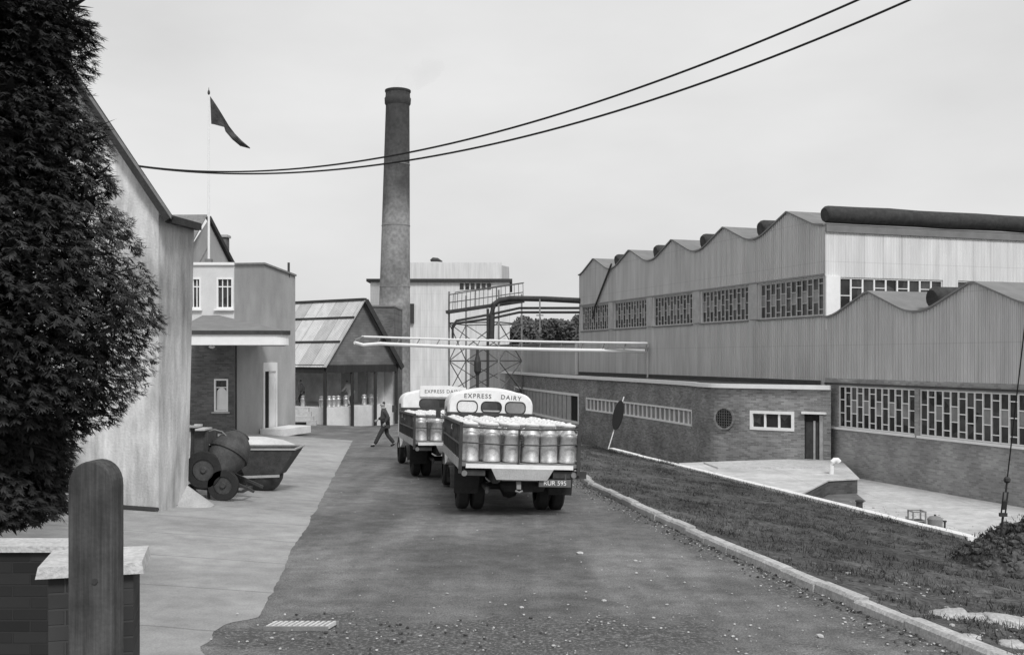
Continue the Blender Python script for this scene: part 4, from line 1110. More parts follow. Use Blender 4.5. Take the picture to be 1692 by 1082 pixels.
    mb = MB(); mb.box(.36, .95, -.012, .012, .585, .72); pl = B(mb, 'number_plate', M_ink)
    mb = MB(); mb.bar((.45, .01, .7), (.45, .06, .86), .03); mb.bar((.85, .01, .7), (.85, .06, .86), .03); mb.build('bracket', M_dark, pl)
    Mx = Matrix.Translation((.655, -.016, .652)) @ Matrix.Rotation(R(90), 4, 'X')
    text_mesh(plate, .115, M_lwhite, 'lettering', pl, Mx, depth=.002)
    for s in (-1, 1):
        mb = MB(); mb.lathe([(.05, 0), (.055, .02), (.05, .06), (.02, .07)], (s * 1.0, -.01, .80), 12, 'y'); B(mb, 'tail_lamp', M_glass2)
    mb = MB(); mb.box(.62, 1.24, .03, .16, .74, .87); B(mb, 'rear_beam', M_dark)
    mb = MB(); mb.box(-1.0, -.62, .03, .14, .76, .86); B(mb, 'rear_beam', M_dark)
    mb = MB(); mb.tube([(-.55, .3, .50), (-.55, 2.8, .55)], .05, 8); mb.tube([(-.55, .3, .5), (-.58, .05, .47)], .035, 8); B(mb, 'exhaust', M_dark)
    # cab: lofted rounded shell
    def sec(w_, h0, h1, r, y, cr=.10):
        pts = [(-w_, h0), (-w_, h1 - r)]
        for i in range(1, 9):
            a = R(180 - 90 * i / 9); pts.append((-w_ + r + r * math.cos(a), h1 - r + r * math.sin(a)))
        for i in range(0, 9):
            q = -1 + 2 * i / 8; pts.append(((w_ - r) * q, h1 + cr * (1 - q * q)))
        for i in range(1, 9):
            a = R(90 - 90 * i / 9); pts.append((w_ - r + r * math.cos(a), h1 - r + r * math.sin(a)))
        pts += [(w_, h1 - r), (w_, h0)]
        return [(x, y, z) for x, z in pts]
    yb = BL_ + .10
    rt_ = 2.27
    secs = [sec(.965, .75, rt_ - .02, .31, yb, .09), sec(1.0, .62, rt_, .31, yb + .04, .10), sec(1.02, .5, rt_ + .02, .30, yb + .7, .11), sec(1.02, .5, rt_, .30, yb + 1.3, .11), sec(.98, .5, rt_ - .2, .36, yb + 1.6, .08), sec(.95, .5, 1.5, .3, yb + 1.78, .04), sec(.9, .55, 1.25, .3, yb + 1.9, .03)]
    mb = MB(); n = len(secs[0]); 
    for s in secs: mb.v += s
    for i in range(len(secs) - 1):
        for k in range(n - 1): a = i * n + k; mb.f.append((a, a + 1, a + n + 1, a + n))
        mb.f.append((i * n + n - 1, i * n, (i + 1) * n, (i + 1) * n + n - 1))
    mb.f.append(tuple(range(n))); mb.f.append(tuple(range(len(secs) * n - 1, (len(secs) - 1) * n - 1, -1)))
    cab = B(mb, 'cab', M_lwhite, smooth=True)
    # rear windows
    if not sign: wins = [(-.56, 1.93, .5, .30, M_cream), (.01, 1.93, .5, .28, M_glass), (.58, 1.93, .5, .30, M_glass2)]  # pale left pane: light showing through the cab is put into its colour
    else: wins = [(.05, 1.93, 1.05, .30, M_glass)]
    for cx, cz, ww, hh, gm in wins:
        a = rr_ring(cx, cz, ww, hh, .12); b = rr_ring(cx, cz, ww - .05, hh - .05, .10)
        fr = MB()
        for i in range(len(a)):
            j = (i + 1) % len(a)
            fr.hexa([(a[i][0], yb - .012, a[i][1]), (a[j][0], yb - .012, a[j][1]), (b[j][0], yb - .012, b[j][1]), (b[i][0], yb - .012, b[i][1]), (a[i][0], yb + .004, a[i][1]), (a[j][0], yb + .004, a[j][1]), (b[j][0], yb + .004, b[j][1]), (b[i][0], yb + .004, b[i][1])])
        wo = fr.build('rear_window', M_tyre, cab)
        gl = MB(); gl.poly([(x, yb - .006, z) for x, z in b]); gl.build('pane', gm, wo)
        if gm is M_glass and not sign: gl = MB(); gl.box(cx - .2, cx + .2, yb - .0095, yb - .0068, cz - .105, cz - .07); gl.build('seat_top', M_concrete, wo)
    # side windows, windscreen, doors
    for s in (-1, 1):
        gl = MB(); gl.poly([(s * 1.024, yb + .35, 1.55), (s * 1.024, yb + 1.15, 1.55), (s * 1.022, yb + 1.15, 1.92), (s * 1.022, yb + .35, 1.92)]); gl.build('side_window', M_glass, cab)
        mb = MB(); mb.tube([(s * 1.02, yb + 1.45, 1.7), (s * 1.16, yb + 1.5, 1.75)], .012, 6); mb.box(min(s * 1.1, s * 1.22), max(s * 1.1, s * 1.22), yb + 1.48, yb + 1.51, 1.62, 1.85); mb.build('wing_mirror', M_dark, cab)
    gl = MB(); gl.poly([(-.8, yb + 1.72, 1.5), (.8, yb + 1.72, 1.5), (.78, yb + 1.63, 1.95), (-.78, yb + 1.63, 1.95)]); gl.build('windscreen', M_glass, cab)
    for s in (-1, 1):
        mb = MB(); mb.lathe([(.03, .06), (.09, .04), (.1, 0)], (s * .65, yb + 1.9, .9), 14, 'y'); mb.build('headlight', M_glass2, cab)
    mb = MB(); mb.box(-1.0, 1.0, yb + 1.95, yb + 2.03, .5, .62); mb.build('bumper', M_dark, cab)
    mb = MB(); mb.prism([(-.955, yb - .006, .8), (.955, yb - .006, .8), (.955, yb - .006, 1.62), (-.955, yb - .006, 1.62)], (0, .01, 0)) if False else None
    if not sign:
        Mx = Matrix.Translation((-.32, yb - .004, 2.185)) @ Matrix.Rotation(R(90), 4, 'X')
        text_mesh('EXPRESS', .145, M_ink, 'lettering', cab, Mx @ Matrix.Translation((0, 0, 0)), bend=-.05, spacing=1.25, bold=.0015)
        Mx = Matrix.Translation((.47, yb - .004, 2.165)) @ Matrix.Rotation(R(90), 4, 'X') @ Matrix.Rotation(R(-4), 4, 'Z')
        text_mesh('DAIRY', .145, M_ink, 'lettering', cab, Mx, bend=-.06, spacing=1.25, bold=.0015)
    else:
        mb = MB(); mb.prism([(-.45, yb - .06, 2.14), (1.0, yb - .06, 2.14), (1.0, yb - .06, 2.44), (.4, yb - .06, 2.5), (-.45, yb - .06, 2.48)], (0, .05, 0)); sg = mb.build('roof_sign', M_lwhite, T)
        Mx = Matrix.Translation((.27, yb - .063, 2.31)) @ Matrix.Rotation(R(90), 4, 'X')
        text_mesh('EXPRESS DAIRY', .15, M_ink, 'lettering', sg, Mx, bend=-.03, spacing=1.15, bold=.001)
    return T
YAW = math.atan(.122)
Lp = Vector((.11, 18.0, roadZ(18.0)))
L1 = make_lorry('milk_lorry', 'nearer flatbed lorry with a rounded white cab, loaded with rows of milk churns', Lp, YAW, R(2.0), plate='RUR 595')
L2p = Vector((-2.56 + 1.08, 25.95, roadZ(25.95)))
L2 = make_lorry('milk_lorry', 'farther flatbed lorry with a white roof sign, loaded with churns, left of the nearer lorry', L2p, R(10.5), R(1.0), sign=True, plate='HUX 214')
def on_bed(T, x, y, z, rr):
    M_ = Matrix.LocRotScale(T.location, T.rotation_euler, (1, 1, 1)); return M_ @ Vector((x, y, z))
def load(T, rows_, who, group, skip=()):
    for r in range(rows_):
        for c in range(6):
            x = -.90 + c * .36 + random.uniform(-.012, .012); y = .20 + r * .365 + random.uniform(-.01, .01)
            if (r, c) in skip: continue
            if r == 0: x = (-.895, -.50, -.135, .215, .56, .90)[c]
            a = random.uniform(0, 6.28) if r else random.uniform(-.5, .5)
            rot = Matrix.Rotation(0, 4, 'Z')
            q = T.rotation_euler.to_matrix() @ Matrix.Rotation(a, 3, 'Z')
            loc = on_bed(T, x, y, 1.002, 0)
            pos = f'{ORD[r]} row from the tail, {ORD[c]} from its left' if r else f'rear row against the chains, {ORD[c]} from the left'
            q = q @ Matrix.Rotation(random.gauss(0, R(1.3)), 3, 'X') @ Matrix.Rotation(random.gauss(0, R(1.3)), 3, 'Y')
            churn(loc, tuple(q.to_euler()), f'churn on the {who} lorry, {pos}', group)
load(L1, 14, 'nearer', 'milk churns standing on the nearer lorry')
load(L2, 13, 'farther', 'milk churns standing on the farther lorry')

# ================================================================ OFFICE BUILDING (left)
Oc = P(387, 714, 45); O0 = Vector((Oc.x, 45, 0)); od = Vector((.266, .964, 0)); zt_o = bz(436, 45); zg = gz(O0.x + .3, 45.3) - .2
of = thing('office_block', 'flat-roofed two-storey rendered office with a curved canopy and tall white doorway', 'building', Vector((O0.x, 45, zg)))
O1 = O0 + od * 5.8
SF = Surf([(O0.x - 9, 45), (O0.x, 45)])
if SF.n(1).y > 0:
    _a = SF.n; SF.n = lambda t: -_a(t)
SR = Surf([(O0.x, O0.y), (O1.x, O1.y)])
if SR.n(1).x < 0:
    _b = SR.n; SR.n = lambda t: -_b(t)
def sf(px): return P(px, 0, 45).x - (O0.x - 9)
wz0, wz1 = bz(509, 45), bz(460, 45)
fo_up = [(sf(313), sf(331), wz0, wz1), (sf(359), sf(384), wz0, wz1)]
fo_lo = [(sf(355), sf(376), bz(679, 45), bz(627, 45))]
zc = bz(560, 45)
mb = MB(); SF.wall(mb, 0, 9, zc, zt_o - .05, None, fo_up, .14); mb.build('front_wall', M_off_w, of)
mb = MB(); SF.wall(mb, 0, 9, zg, zc, None, fo_lo, .14); mb.build('porch_wall', M_brick_off, of)
def tR(px):
    k = (px - 846) / F; return (O0.x - k * 45) / (k * od.y - od.x)
zd1 = bz(598, 47.5); dop = (tR(436.5), tR(455), zg + .25, zd1 - .45)
mb = MB(); SR.wall(mb, 0, 5.8, zg, zt_o - .05, lambda s: zt_o - .05 + .10 * min(s, 2.6) - (.10 * max(0, s - 2.6)), [dop], .16, extra=(2.6,)); mb.build('side_wall', M_off_r, of)
mb = MB(); bk = O1 + Vector((-9, 0, 0)); mb.prism([Vector((O0.x - 9, 45.2, zt_o - .2)), Vector((O0.x - .1, 45.2, zt_o - .2)), Vector((O1.x - .1, O1.y, zt_o - .2)), Vector((bk.x, bk.y, zt_o - .2))], (0, 0, .1)); mb.build('roof', M_blackfelt, of)
mb = MB(); mb.poly([(O1.x, O1.y, zg), (bk.x, bk.y, zg), (bk.x, bk.y, zt_o), (O1.x, O1.y, zt_o)]); mb.build('back_wall', M_off_r, of)
mb = MB(); SF.slab(mb, 0, 9.02, zt_o - .06, zt_o + .06, -.05, .10); mb.build('parapet_coping', M_white, of)
mb = MB()
for a, b, da, db in ((0, 2.6, 0, .26), (2.6, 5.8, .26, -.06)):
    mb.hexa([SR.at(a, zt_o - .05 + da, -.06), SR.at(b, zt_o - .05 + db, -.06), SR.at(b, zt_o - .05 + db, .08), SR.at(a, zt_o - .05 + da, .08), SR.at(a, zt_o + .04 + da, -.06), SR.at(b, zt_o + .04 + db, -.06), SR.at(b, zt_o + .04 + db, .08), SR.at(a, zt_o + .04 + da, .08)])
mb.build('side_coping', M_steelp, of)
for op in fo_up:
    o = plain_window(SF, op, 3, of, rim=.07, bar=.04, trans=(.72,)); mb = MB(); SF.slab(mb, op[0] - .12, op[1] + .1, op[2] - .12, op[2] - .03, .035, .14); mb.build('sill', M_white, o)
o = plain_window(SF, fo_lo[0], 1, of, rim=.07, trans=(.75,)); mb = MB(); SF.slab(mb, fo_lo[0][0] - .12, fo_lo[0][1] + .12, fo_lo[0][2] - .1, fo_lo[0][2] - .03, .035, .12); mb.build('sill', M_concrete, o)
mb = MB(); mb.poly([SF.at(fo_lo[0][0] + .06 + .5 * .45 * (1 - math.cos(i * math.pi / 8)) , fo_lo[0][2] + .05 + (.0 if i in (0, 8) else .75 + .25 * math.sin(i * math.pi / 8)), -.09) for i in range(9)]); mb.build('blind', M_white, o)
# tall doorway
mb = MB(); a, b, z0, z1 = dop
SR.slab(mb, a - .14, a, z0, z1, -.1, .05); SR.slab(mb, b, b + .12, z0, z1, -.1, .05); SR.slab(mb, a - .14, b + .12, z1, z1 + .42, -.1, .05); dr = mb.build('doorway', M_white, of)
mb = MB(); SR.slab(mb, a, a + .5, z0, z1, -.05, -.04); mb.build('door_gap', M_vdark, dr)
mb = MB(); SR.slab(mb, a + .5, b, z0, z1, -.05, -.01); mb.build('door', M_white, dr)
mb = MB(); s_ = SR.at((a + b) / 2, 0, .5)
SR.slab(mb, a - .5, b + 1.2, zg, zg + .34, .07, 1.3); mb.build('doorstep', M_cream, of)
mb = MB(); SR.slab(mb, .03, .12, zg, zc + .2, .003, .07); mb.build('downpipe', M_dark, of)
# canopy
zc1, zc0 = bz(546, 41), bz(573, 41)
cx0, cx1 = P(285, 0, 41).x, P(473, 0, 41).x
outl = [(cx0, 44.9), (cx0, 41)] + [(cx1 - .5 + .5 * math.sin(R(a)), 41.5 - .5 * math.cos(R(a))) for a in range(0, 91, 15)] + [(-10.62, 46.5), (-11.9, 46.9)]
def inside(o, k): return (o[0] - k if (o[0] > cx1 - .6 or o[1] > 46) else o[0], o[1] + k if o[1] < 46.6 else o[1] - k)
mb = MB()
for a, b in zip(outl[1:], outl[2:]):
    mb.hexa([(*a, zc0 + .08), (*b, zc0 + .08), (*inside(b, .1), zc0 + .08), (*inside(a, .1), zc0 + .08), (*a, zc1 - .16), (*b, zc1 - .16), (*inside(b, .1), zc1 - .16), (*inside(a, .1), zc1 - .16)])
cn = mb.build('canopy', M_white, of)
mb = MB()
for a, b in zip(outl[1:], outl[2:]):
    a1, b1 = inside(a, -.08), inside(b, -.08); mb.hexa([(*a1, zc1 - .16), (*b1, zc1 - .16), (*inside(b, .1), zc1 - .16), (*inside(a, .1), zc1 - .16), (*a1, zc1), (*b1, zc1), (*inside(b, .1), zc1), (*inside(a, .1), zc1)])
mb.build('gutter', M_dark, cn)
mb = MB()
wl = [(cx0, 44.97), (P(365, 0, 44.97).x, 44.97), (cx1 - 1.6, 46.2)]
zr = bz(521, 45)
mb.poly([(cx0, 41.05, zc1 - .02), (cx1 - .45, 41.05, zc1 - .02), (P(362, 0, 44.97).x, 44.98, zr), (cx0, 44.98, zr)])
mb.poly([(cx1 - .45, 41.05, zc1 - .02), (cx1 - .05, 41.5, zc1 - .02), (-10.7, 46.5, zc1 - .02), (-12.1, 46.6, zc1 + .05), (P(362, 0, 44.97).x, 44.98, zr)])
mb.build('canopy_roof', M_roofclad, cn)
mb = MB(); mb.poly([(x, y, zc0 + .1) for x, y in [(cx0, 44.9), (cx0, 41.05), (cx1 - .5, 41.05), (cx1 - .1, 41.5), (-10.72, 46.4), (-12.1, 46.6)]]); mb.build('soffit', M_off_w, cn)
mb = MB(); q = P(350, 573, 42.5); mb.lathe([(.02, .12), (.12, .05), (.14, 0), (.05, -.05)], Vector((q.x, q.y, zc0 - .0)), 12); mb.build('lamp', M_white, cn)
# roof vent and flagpole
mb = MB(); q = P(477, 452, 50); mb.tube([q + Vector((0, 0, -.2)), q + Vector((0, 0, .55))], .06, 8); mb.build('vent_pipe', M_dark, of)
q = P(345, 437, 46.5)
fp = thing('flagpole', 'tall thin white flagpole standing on the office roof', 'flagpole', q)
H_ = bz(145, 46.5) - q.z
mb = MB(); mb.tube([q, q + Vector((0, 0, H_ * .6)), q + Vector((0, 0, H_ - .35))], [.06, .045, .03], 8); mb.build('pole', M_white, fp)
mb = MB(); mb.lathe([(.02, H_ - .35), (.06, H_ - .28), (.06, H_ - .2), (.015, H_ - .1), (.01, H_)], q, 8); mb.build('finial', M_dark, fp)
mb = MB(); mb.bar(q + Vector((0, 0, -.1)), q + Vector((0, 0, .25)), .3, .3); mb.bar(q + Vector((-.5, 0, -.05)), q + Vector((0, 0, .9)), .05); mb.build('base', M_steelp, fp)
# pennant, drooping in folds
topc = [(347, 159), (352, 166), (360, 178), (370, 194), (378, 208), (388, 221), (400, 233), (413, 244)]
botc = [(349, 205), (354, 206), (362, 208), (370, 210), (373, 218), (384, 231), (396, 241), (412, 245.5)]
mb = MB(); n = len(topc); V = []
for i in range(n):
    for k in range(5):
        a = P(*topc[i], 46.5); b = P(*botc[i], 46.5); p = a.lerp(b, k / 4); p.y += .12 * math.sin(i * 1.7 + k * .9) * (i / n); V.append(p)
mb.v = [tuple(v) for v in V] + [(v.x, v.y + .012, v.z) for v in V]
for o_ in (0, n * 5):
    for i in range(n - 1):
        for k in range(4): a = o_ + i * 5 + k; mb.f.append((a, a + 1, a + 6, a + 5))
o = mb.build('pennant', M_flag, None); tag(o, 'dark swallow-like pennant drooping from the top of the flagpole', 'flag')

# ================================================================ HOUSE BEHIND THE OFFICE
bhs = thing('rear_house', 'small slate-roofed house behind the office roof', 'house', P(330, 650, 56))
Yh = 54.0
mb = MB(); a = P(345, 362, Yh); e = P(384, 440, Yh + 1.5); l_ = P(300, 440, Yh - 1.5)
gb = [Vector((e.x, e.y, -2.5)), Vector((l_.x, l_.y, -2.5)), Vector((l_.x, l_.y, e.z)), a, Vector((e.x, e.y, e.z))]
mb.prism(gb, Vector((-1.5, 7, 0))); mb.build('wall', M_off_r, bhs)
mb = MB(); b0 = a + Vector((-6, -.6, .05)); mb.hexa([a + Vector((0, -.3, .12)), Vector((l_.x + .3, l_.y - .6, e.z)), Vector((l_.x - 6, l_.y - 1.2, e.z)), b0, a + Vector((0, -.3, .2)), Vector((l_.x + .3, l_.y - .7, e.z + .05)), Vector((l_.x - 6, l_.y - 1.3, e.z + .05)), b0 + Vector((0, 0, .08))]); mb.build('roof', M_slate, bhs)
mb = MB(); mb.bar(a + Vector((0, -.1, .1)), e + Vector((.1, -.1, 0)), .3, .16); mb.build('bargeboard', M_timber, bhs)
mb = MB(); c1, c2 = P(363, 0, 57), P(374, 0, 57); mb.box(c1.x, c2.x, 57, 57.6, 4, bz(392, 57)); ck = mb.build('chimney_stack', M_brick_off, bhs)
mb = MB(); mb.box(c1.x - .08, c2.x + .08, 56.92, 57.68, bz(392, 57), bz(388, 57)); mb.build('cap', M_concrete, ck)

# ================================================================ COTTAGE GABLE (near left)
Yk = 17.5; ck1 = P(262, 0, Yk); 
zgk = -1.0
ct = thing('rendered_cottage', 'tall pale rendered cottage gable with a dark bargeboard behind the conifer', 'house', Vector((ck1.x, Yk, zgk + .3)))
zr0 = bz(337, Yk); 
LX = P(-60, 0, Yk).x
def rakez(px): return bz(160 + (px - 145) * 1.515, Yk)
gl_ = [(P(-420, 0, Yk).x, Yk), (ck1.x, Yk)]
mb = MB()
# gable face with the barn-door opening
dx0, dx1 = P(-40, 0, Yk).x, P(108, 0, Yk).x; dz1 = bz(690, Yk)
xs_ = [P(-300, 0, Yk).x, dx0, dx1, ck1.x]
apx = P(-20, 0, Yk).x; apz = rakez(-20)
def topz(x): 
    px = 846 + x / Yk * F
    return rakez(px) if px > -20 else rakez(-40 - px)
for a, b in ((xs_[0], dx0), (dx1, ck1.x)): mb.poly([(a, Yk, zgk), (b, Yk, zgk), (b, Yk, dz1), (a, Yk, dz1)])
X_ = [xs_[0]] + [apx] + [ck1.x]
mb.poly([(xs_[0], Yk, dz1), (ck1.x, Yk, dz1), (ck1.x, Yk, topz(ck1.x)), (apx, Yk, apz), (xs_[0], Yk, topz(xs_[0]))])
for x in (dx0, dx1): mb.poly([(x, Yk, zgk), (x, Yk + .3, zgk), (x, Yk + .3, dz1), (x, Yk, dz1)])
mb.poly([(dx0, Yk, dz1), (dx1, Yk, dz1), (dx1, Yk + .3, dz1), (dx0, Yk + .3, dz1)])
mb.build('gable_wall', M_render, ct)
mb = MB(); mb.box(dx0, dx1, Yk + .2, Yk + .26, zgk, dz1)
for i in range(9): 
    x = dx0 + (dx1 - dx0) * i / 8; mb.box(x - .02, x + .02, Yk + .17, Yk + .198, zgk, dz1)
mb.build('barn_door', M_timber, ct)
# side wall: battered a little, leaning out at the top
c2t = P(321, 372, 18.9); c2b = P(309, 846, 18.9)
mb = MB(); n = 10
top1 = Vector((ck1.x, Yk, topz(ck1.x)))
zt2 = c2t.z
mb.poly([(ck1.x, Yk, zgk), (c2b.x, 18.9, zgk), (c2t.x, 18.9, zt2), (ck1.x, Yk, zt2)])
mb.poly([(c2b.x, 18.9, zgk), (c2b.x - 3.2, 27, zgk), (c2t.x - 3.2, 27, zt2), (c2t.x, 18.9, zt2)])
mb.build('side_wall', M_render, ct)
# bargeboard and gutter
mb = MB(); a = Vector((apx, Yk - .12, apz)); b = P(280, 363, Yk - .12)
mb.bar(a, b, .14, .15, up=(0, 1, 0)); mb.build('bargeboard', M_timber, ct)
mb = MB(); mb.bar(P(279, 362, Yk - .1), P(328, 375, 18.9), .12, .13); mb.build('gutter', M_timber, ct)
mb = MB(); bk_ = Vector((-2.9, 9, 0))
mb.hexa([(apx, Yk - .2, apz + .02), tuple(P(283, 362, Yk - .2)), tuple(P(283, 362, Yk - .2) + bk_), (apx + bk_.x, Yk + 9, apz + .02), (apx, Yk - .2, apz + .10), tuple(P(283, 362, Yk - .2) + Vector((0, 0, .08))), tuple(P(283, 362, Yk - .2) + bk_ + Vector((0, 0, .08))), (apx + bk_.x, Yk + 9, apz + .10)]); mb.build('roof', M_slate, ct)
mb = MB(); mb.poly([tuple(P(281, 361, Yk)), tuple(P(329, 371, 18.9)), tuple(P(329, 371, 18.9) + Vector((-2.9, 8, 1.2))), tuple(P(281, 361, Yk) + Vector((-2.9, 8, 1.2)))]); mb.build('side_roof', M_slate, ct)
# cement fillet at the foot of the corner
c = c2b; zf = gz(c.x, c.y)
mb = MB(); K = 9
ring_ = [Vector((c.x + .55 * math.cos(R(-100 + 130 * i / K)), c.y - .15 + .5 * math.sin(R(-100 + 130 * i / K)), zf - .02)) for i in range(K + 1)]
tp = Vector((c.x - .02, c.y - .02, zf + .38))
for a, b in zip(ring_, ring_[1:]): mb.poly([a, b, tp])
o = mb.build('cement_fillet', M_concrete, ct)
mb = MB(); mb.poly([(ck1.x - 1.6, Yk - .05, gz(ck1.x, Yk) + .03), (ck1.x, Yk - .05, gz(ck1.x, Yk) + .03), (c2b.x + .02, 18.85, gz(c2b.x, 18.9) + .03), (c2b.x + .02, 18.95, gz(c2b.x, 18.9) + .07), (ck1.x, Yk - .004, gz(ck1.x, Yk) + .08), (ck1.x - 1.6, Yk - .004, gz(ck1.x - 1.6, Yk) + .08)]); mb.build('damp_course', M_timber, ct)

# ================================================================ FOREGROUND POST, PIER, GARDEN WALL
q = P(150, 762, 4.0); gx0, gx1 = P(112, 0, 4).x, P(185, 0, 4).x; zb_ = gz(q.x, 4) - .3
post = thing('gate_post', 'thick dark weathered round-topped wooden post in the near left foreground', 'post', Vector((q.x, 4, zb_)))
K = 14; cxp = (gx0 + gx1) / 2; hw = (gx1 - gx0) / 2; zs = bz(806, 4)
prf = [(gx0, zb_), (gx1, zb_), (gx1, zs)] + [(cxp + hw * math.cos(R(180 * i / K)) ** 1 if True else 0, zs + (bz(762, 4) - zs) * math.sin(R(180 * i / K)) ** .9) for i in range(1, K)] + [(gx0, zs)]
mb = MB(); mb.prism([(x, 4.0, z) for x, z in prf], (.004, .115, 0)); o = mb.build('shaft', M_post, post)
bv = o.modifiers.new('bevel', 'BEVEL'); bv.width = .006; bv.segments = 2; bv.limit_method = 'ANGLE'
mb = MB(); mb.lathe([(.012, -.004), (.012, .0), (.005, .004)], (cxp + .02, 3.998, bz(960, 4)), 8, 'y'); mb.build('bolt', M_dark, post)

pc = P(159, 918, 4.85); an_ = R(16)
pier = thing('brick_pier', 'square brick pier with a pale stone cap behind the wooden post', 'pier', (pc.x, pc.y, gz(pc.x, pc.y) - .3), (0, 0, an_), local=True)
hh = pc.z - (gz(pc.x, pc.y) - .3)
mb = MB(); mb.box(-.185, .185, -.185, .185, 0, hh - .055); mb.build('brickwork', brick_mat('near_brick', .06, .075, 0, .2), pier)
mb = MB(); mb.hexa([(-.235, -.225, hh - .053), (.235, -.225, hh - .053), (.235, .225, hh - .053), (-.235, .225, hh - .053), (-.225, -.215, hh), (.225, -.215, hh), (.225, .215, hh), (-.225, .215, hh)]); mb.build('cap', M_stone, pier)
wl_ = thing('garden_wall', 'low dark garden wall with a narrow pale coping at the left edge', 'wall', (P(50, 0, 6.4).x, 6.4, 0))
a, b = P(-260, 0, 6.4).x, P(112, 0, 6.4).x; zw = bz(898, 6.4)
mb = MB(); mb.box(a, b, 6.4, 6.62, -.6, zw - .05); mb.build('wall', brick_mat('garden_brick', .03, .035, 0, .3), wl_)
mb = MB(); mb.box(a, b + .02, 6.37, 6.66, zw - .05, zw - .01); mb.build('coping', M_stone, wl_)

# ================================================================ CONCRETE MIXER AND SKIP
q = tex(388, 800)
t = thing('oil_barrel', 'dark upright ribbed barrel between the mixer and the loading skip', 'barrel', q)
mb = MB(); mb.lathe([(.27, 0), (.29, .02), (.275, .05), (.275, .28), (.29, .3), (.275, .32), (.275, .58), (.29, .6), (.275, .62), (.275, .86), (.29, .88), (.26, .885)], q, 20); mb.build('shell', M_dark, t, smooth=True)
mb = MB(); mb.lathe([(.04, .885), (.04, .91)], q + Vector((.15, 0, 0)), 8); mb.build('bung', M_steelp, t)
q = tex(365, 826); 
mxr = thing('concrete_mixer', 'dark wheeled concrete mixer standing by the cottage corner', 'concrete mixer', q)
Yq = q.y; sc = Yq / F
def mp_(px, py, dy=0): return Vector(((px - 846) * sc, Yq + dy, EYE - (py - 590) * sc))
# frame
mb = MB()
for a, b in (((312, 800), (345, 835)), ((316, 805), (400, 812)), ((340, 838), (372, 838)), ((345, 790), (345, 836)), ((318, 700), (318, 805)), ((340, 712), (340, 800)), ((372, 790), (420, 812))):
    mb.bar(mp_(*a), mp_(*b), .05); 
    mb.bar(mp_(*a, .7), mp_(*b, .7), .05)
mb.bar(mp_(318, 803), mp_(318, 803, .7), .05); mb.bar(mp_(400, 812), mp_(400, 812, .7), .05)
mb.build('frame', M_dark, mxr)
mb = MB(); a = mp_(312, 795); b = mp_(343, 712)
mb.hexa([(a.x, Yq, a.z), (b.x, Yq, a.z), (b.x, Yq + .6, a.z), (a.x, Yq + .6, a.z), (a.x + .05, Yq, b.z + .05), (b.x, Yq, b.z), (b.x, Yq + .6, b.z), (a.x + .05, Yq + .6, b.z + .05)])
mb.build('engine_cover', M_mixer, mxr)
mb = MB(); mb.bar(mp_(313, 704, .1), mp_(326, 704, .1), .5, .04); mb.bar(mp_(326, 709, .1), mp_(342, 709, .1), .5, .035); mb.build('cover_lid', M_stone, mxr)
for px, py, r in ((340, 775, .36), (372, 800, .30)):
    mb = MB(); c = mp_(px, py, -.12); mb.lathe([(r * .6, -.06), (r, -.06), (r * 1.04, 0), (r, .06), (r * .6, .06)], c, 22, 'y', close=False)
    w_ = mb.build('wheel', M_tyre, mxr, smooth=True)
    mb = MB(); mb.lathe([(r * .6, -.03), (r * .3, .03), (.05, -.07)], c, 16, 'y'); mb.build('hub', M_mixer, w_)
mb = MB(); c = mp_(372, 752, .25)
mb.lathe([(.14, -.46), (.24, -.44), (.38, -.12), (.40, .08), (.33, .30), (.20, .44), (.21, .47), (.12, .47)], (0, 0, 0), 22)
Mt = Matrix.Translation(c) @ Matrix.Rotation(R(24), 4, 'Y') @ Matrix.Rotation(R(-30), 4, 'X')
mb.v = [tuple(Mt @ Vector(v)) for v in mb.v]; dm = mb.build('drum', M_mixer, mxr, smooth=True)
mb = MB(); mb.lathe([(.40, -.03), (.425, -.03), (.425, .03), (.40, .03)], (0, 0, 0), 26, close=False); mb.v = [tuple(Mt @ Vector(v)) for v in mb.v]; mb.build('ring_gear', M_dark, dm)
mb = MB(); c = mp_(352, 735, .1); mb.tube([c + Vector((.3 * math.cos(R(i * 30)), .0, .3 * math.sin(R(i * 30)))) for i in range(13)], .014, 6); mb.bar(c + Vector((-.3, 0, 0)), c + Vector((.3, 0, 0)), .02); mb.build('hand_wheel', M_steelp, mxr)
# loading skip
q = tex(430, 812)
sk = thing('loading_skip', 'wedge-shaped dark steel loading skip on a rounded tub right of the mixer', 'skip', q)
Yq = q.y; sc = Yq / F
def hx(a0, a1, za, b0, b1, zb2, dy): 
    A = [mp_(a0, za), mp_(a1, za), mp_(a1, za, dy), mp_(a0, za, dy)]; Bq = [mp_(b0, zb2, .12), mp_(b1, zb2, .12), mp_(b1, zb2, dy - .12), mp_(b0, zb2, dy - .12)]
    return Bq, A
Bq, Aq = hx(384, 487, 743, 402, 458, 787, 1.0)
mb = MB(); i = 0
for k in range(4):
    j = (k + 1) % 4; mb.poly([Bq[k], Bq[j], Aq[j], Aq[k]])
    ce = sum(Aq, Vector()) / 4; In = [v.lerp(ce, .05) for v in Aq]; Ib = [v.lerp(sum(Bq, Vector()) / 4, .06) + Vector((0, 0, .03)) for v in Bq]
    mb.poly([Ib[k], Ib[j], In[j], In[k]]); mb.poly([Aq[k], Aq[j], In[j], In[k]])
mb.poly(Bq); mb.poly(Ib); mb.build('hopper', M_mixer, sk)
mb = MB()
for k in range(4): mb.bar(Aq[k] + Vector((0, 0, .01)), Aq[(k + 1) % 4] + Vector((0, 0, .01)), .035)
mb.build('rim', M_concrete, sk)
mb = MB(); mb.bar(mp_(398, 788, -.02), mp_(462, 786, -.02), .05, .05); mb.build('lower_rim', M_concrete, sk)
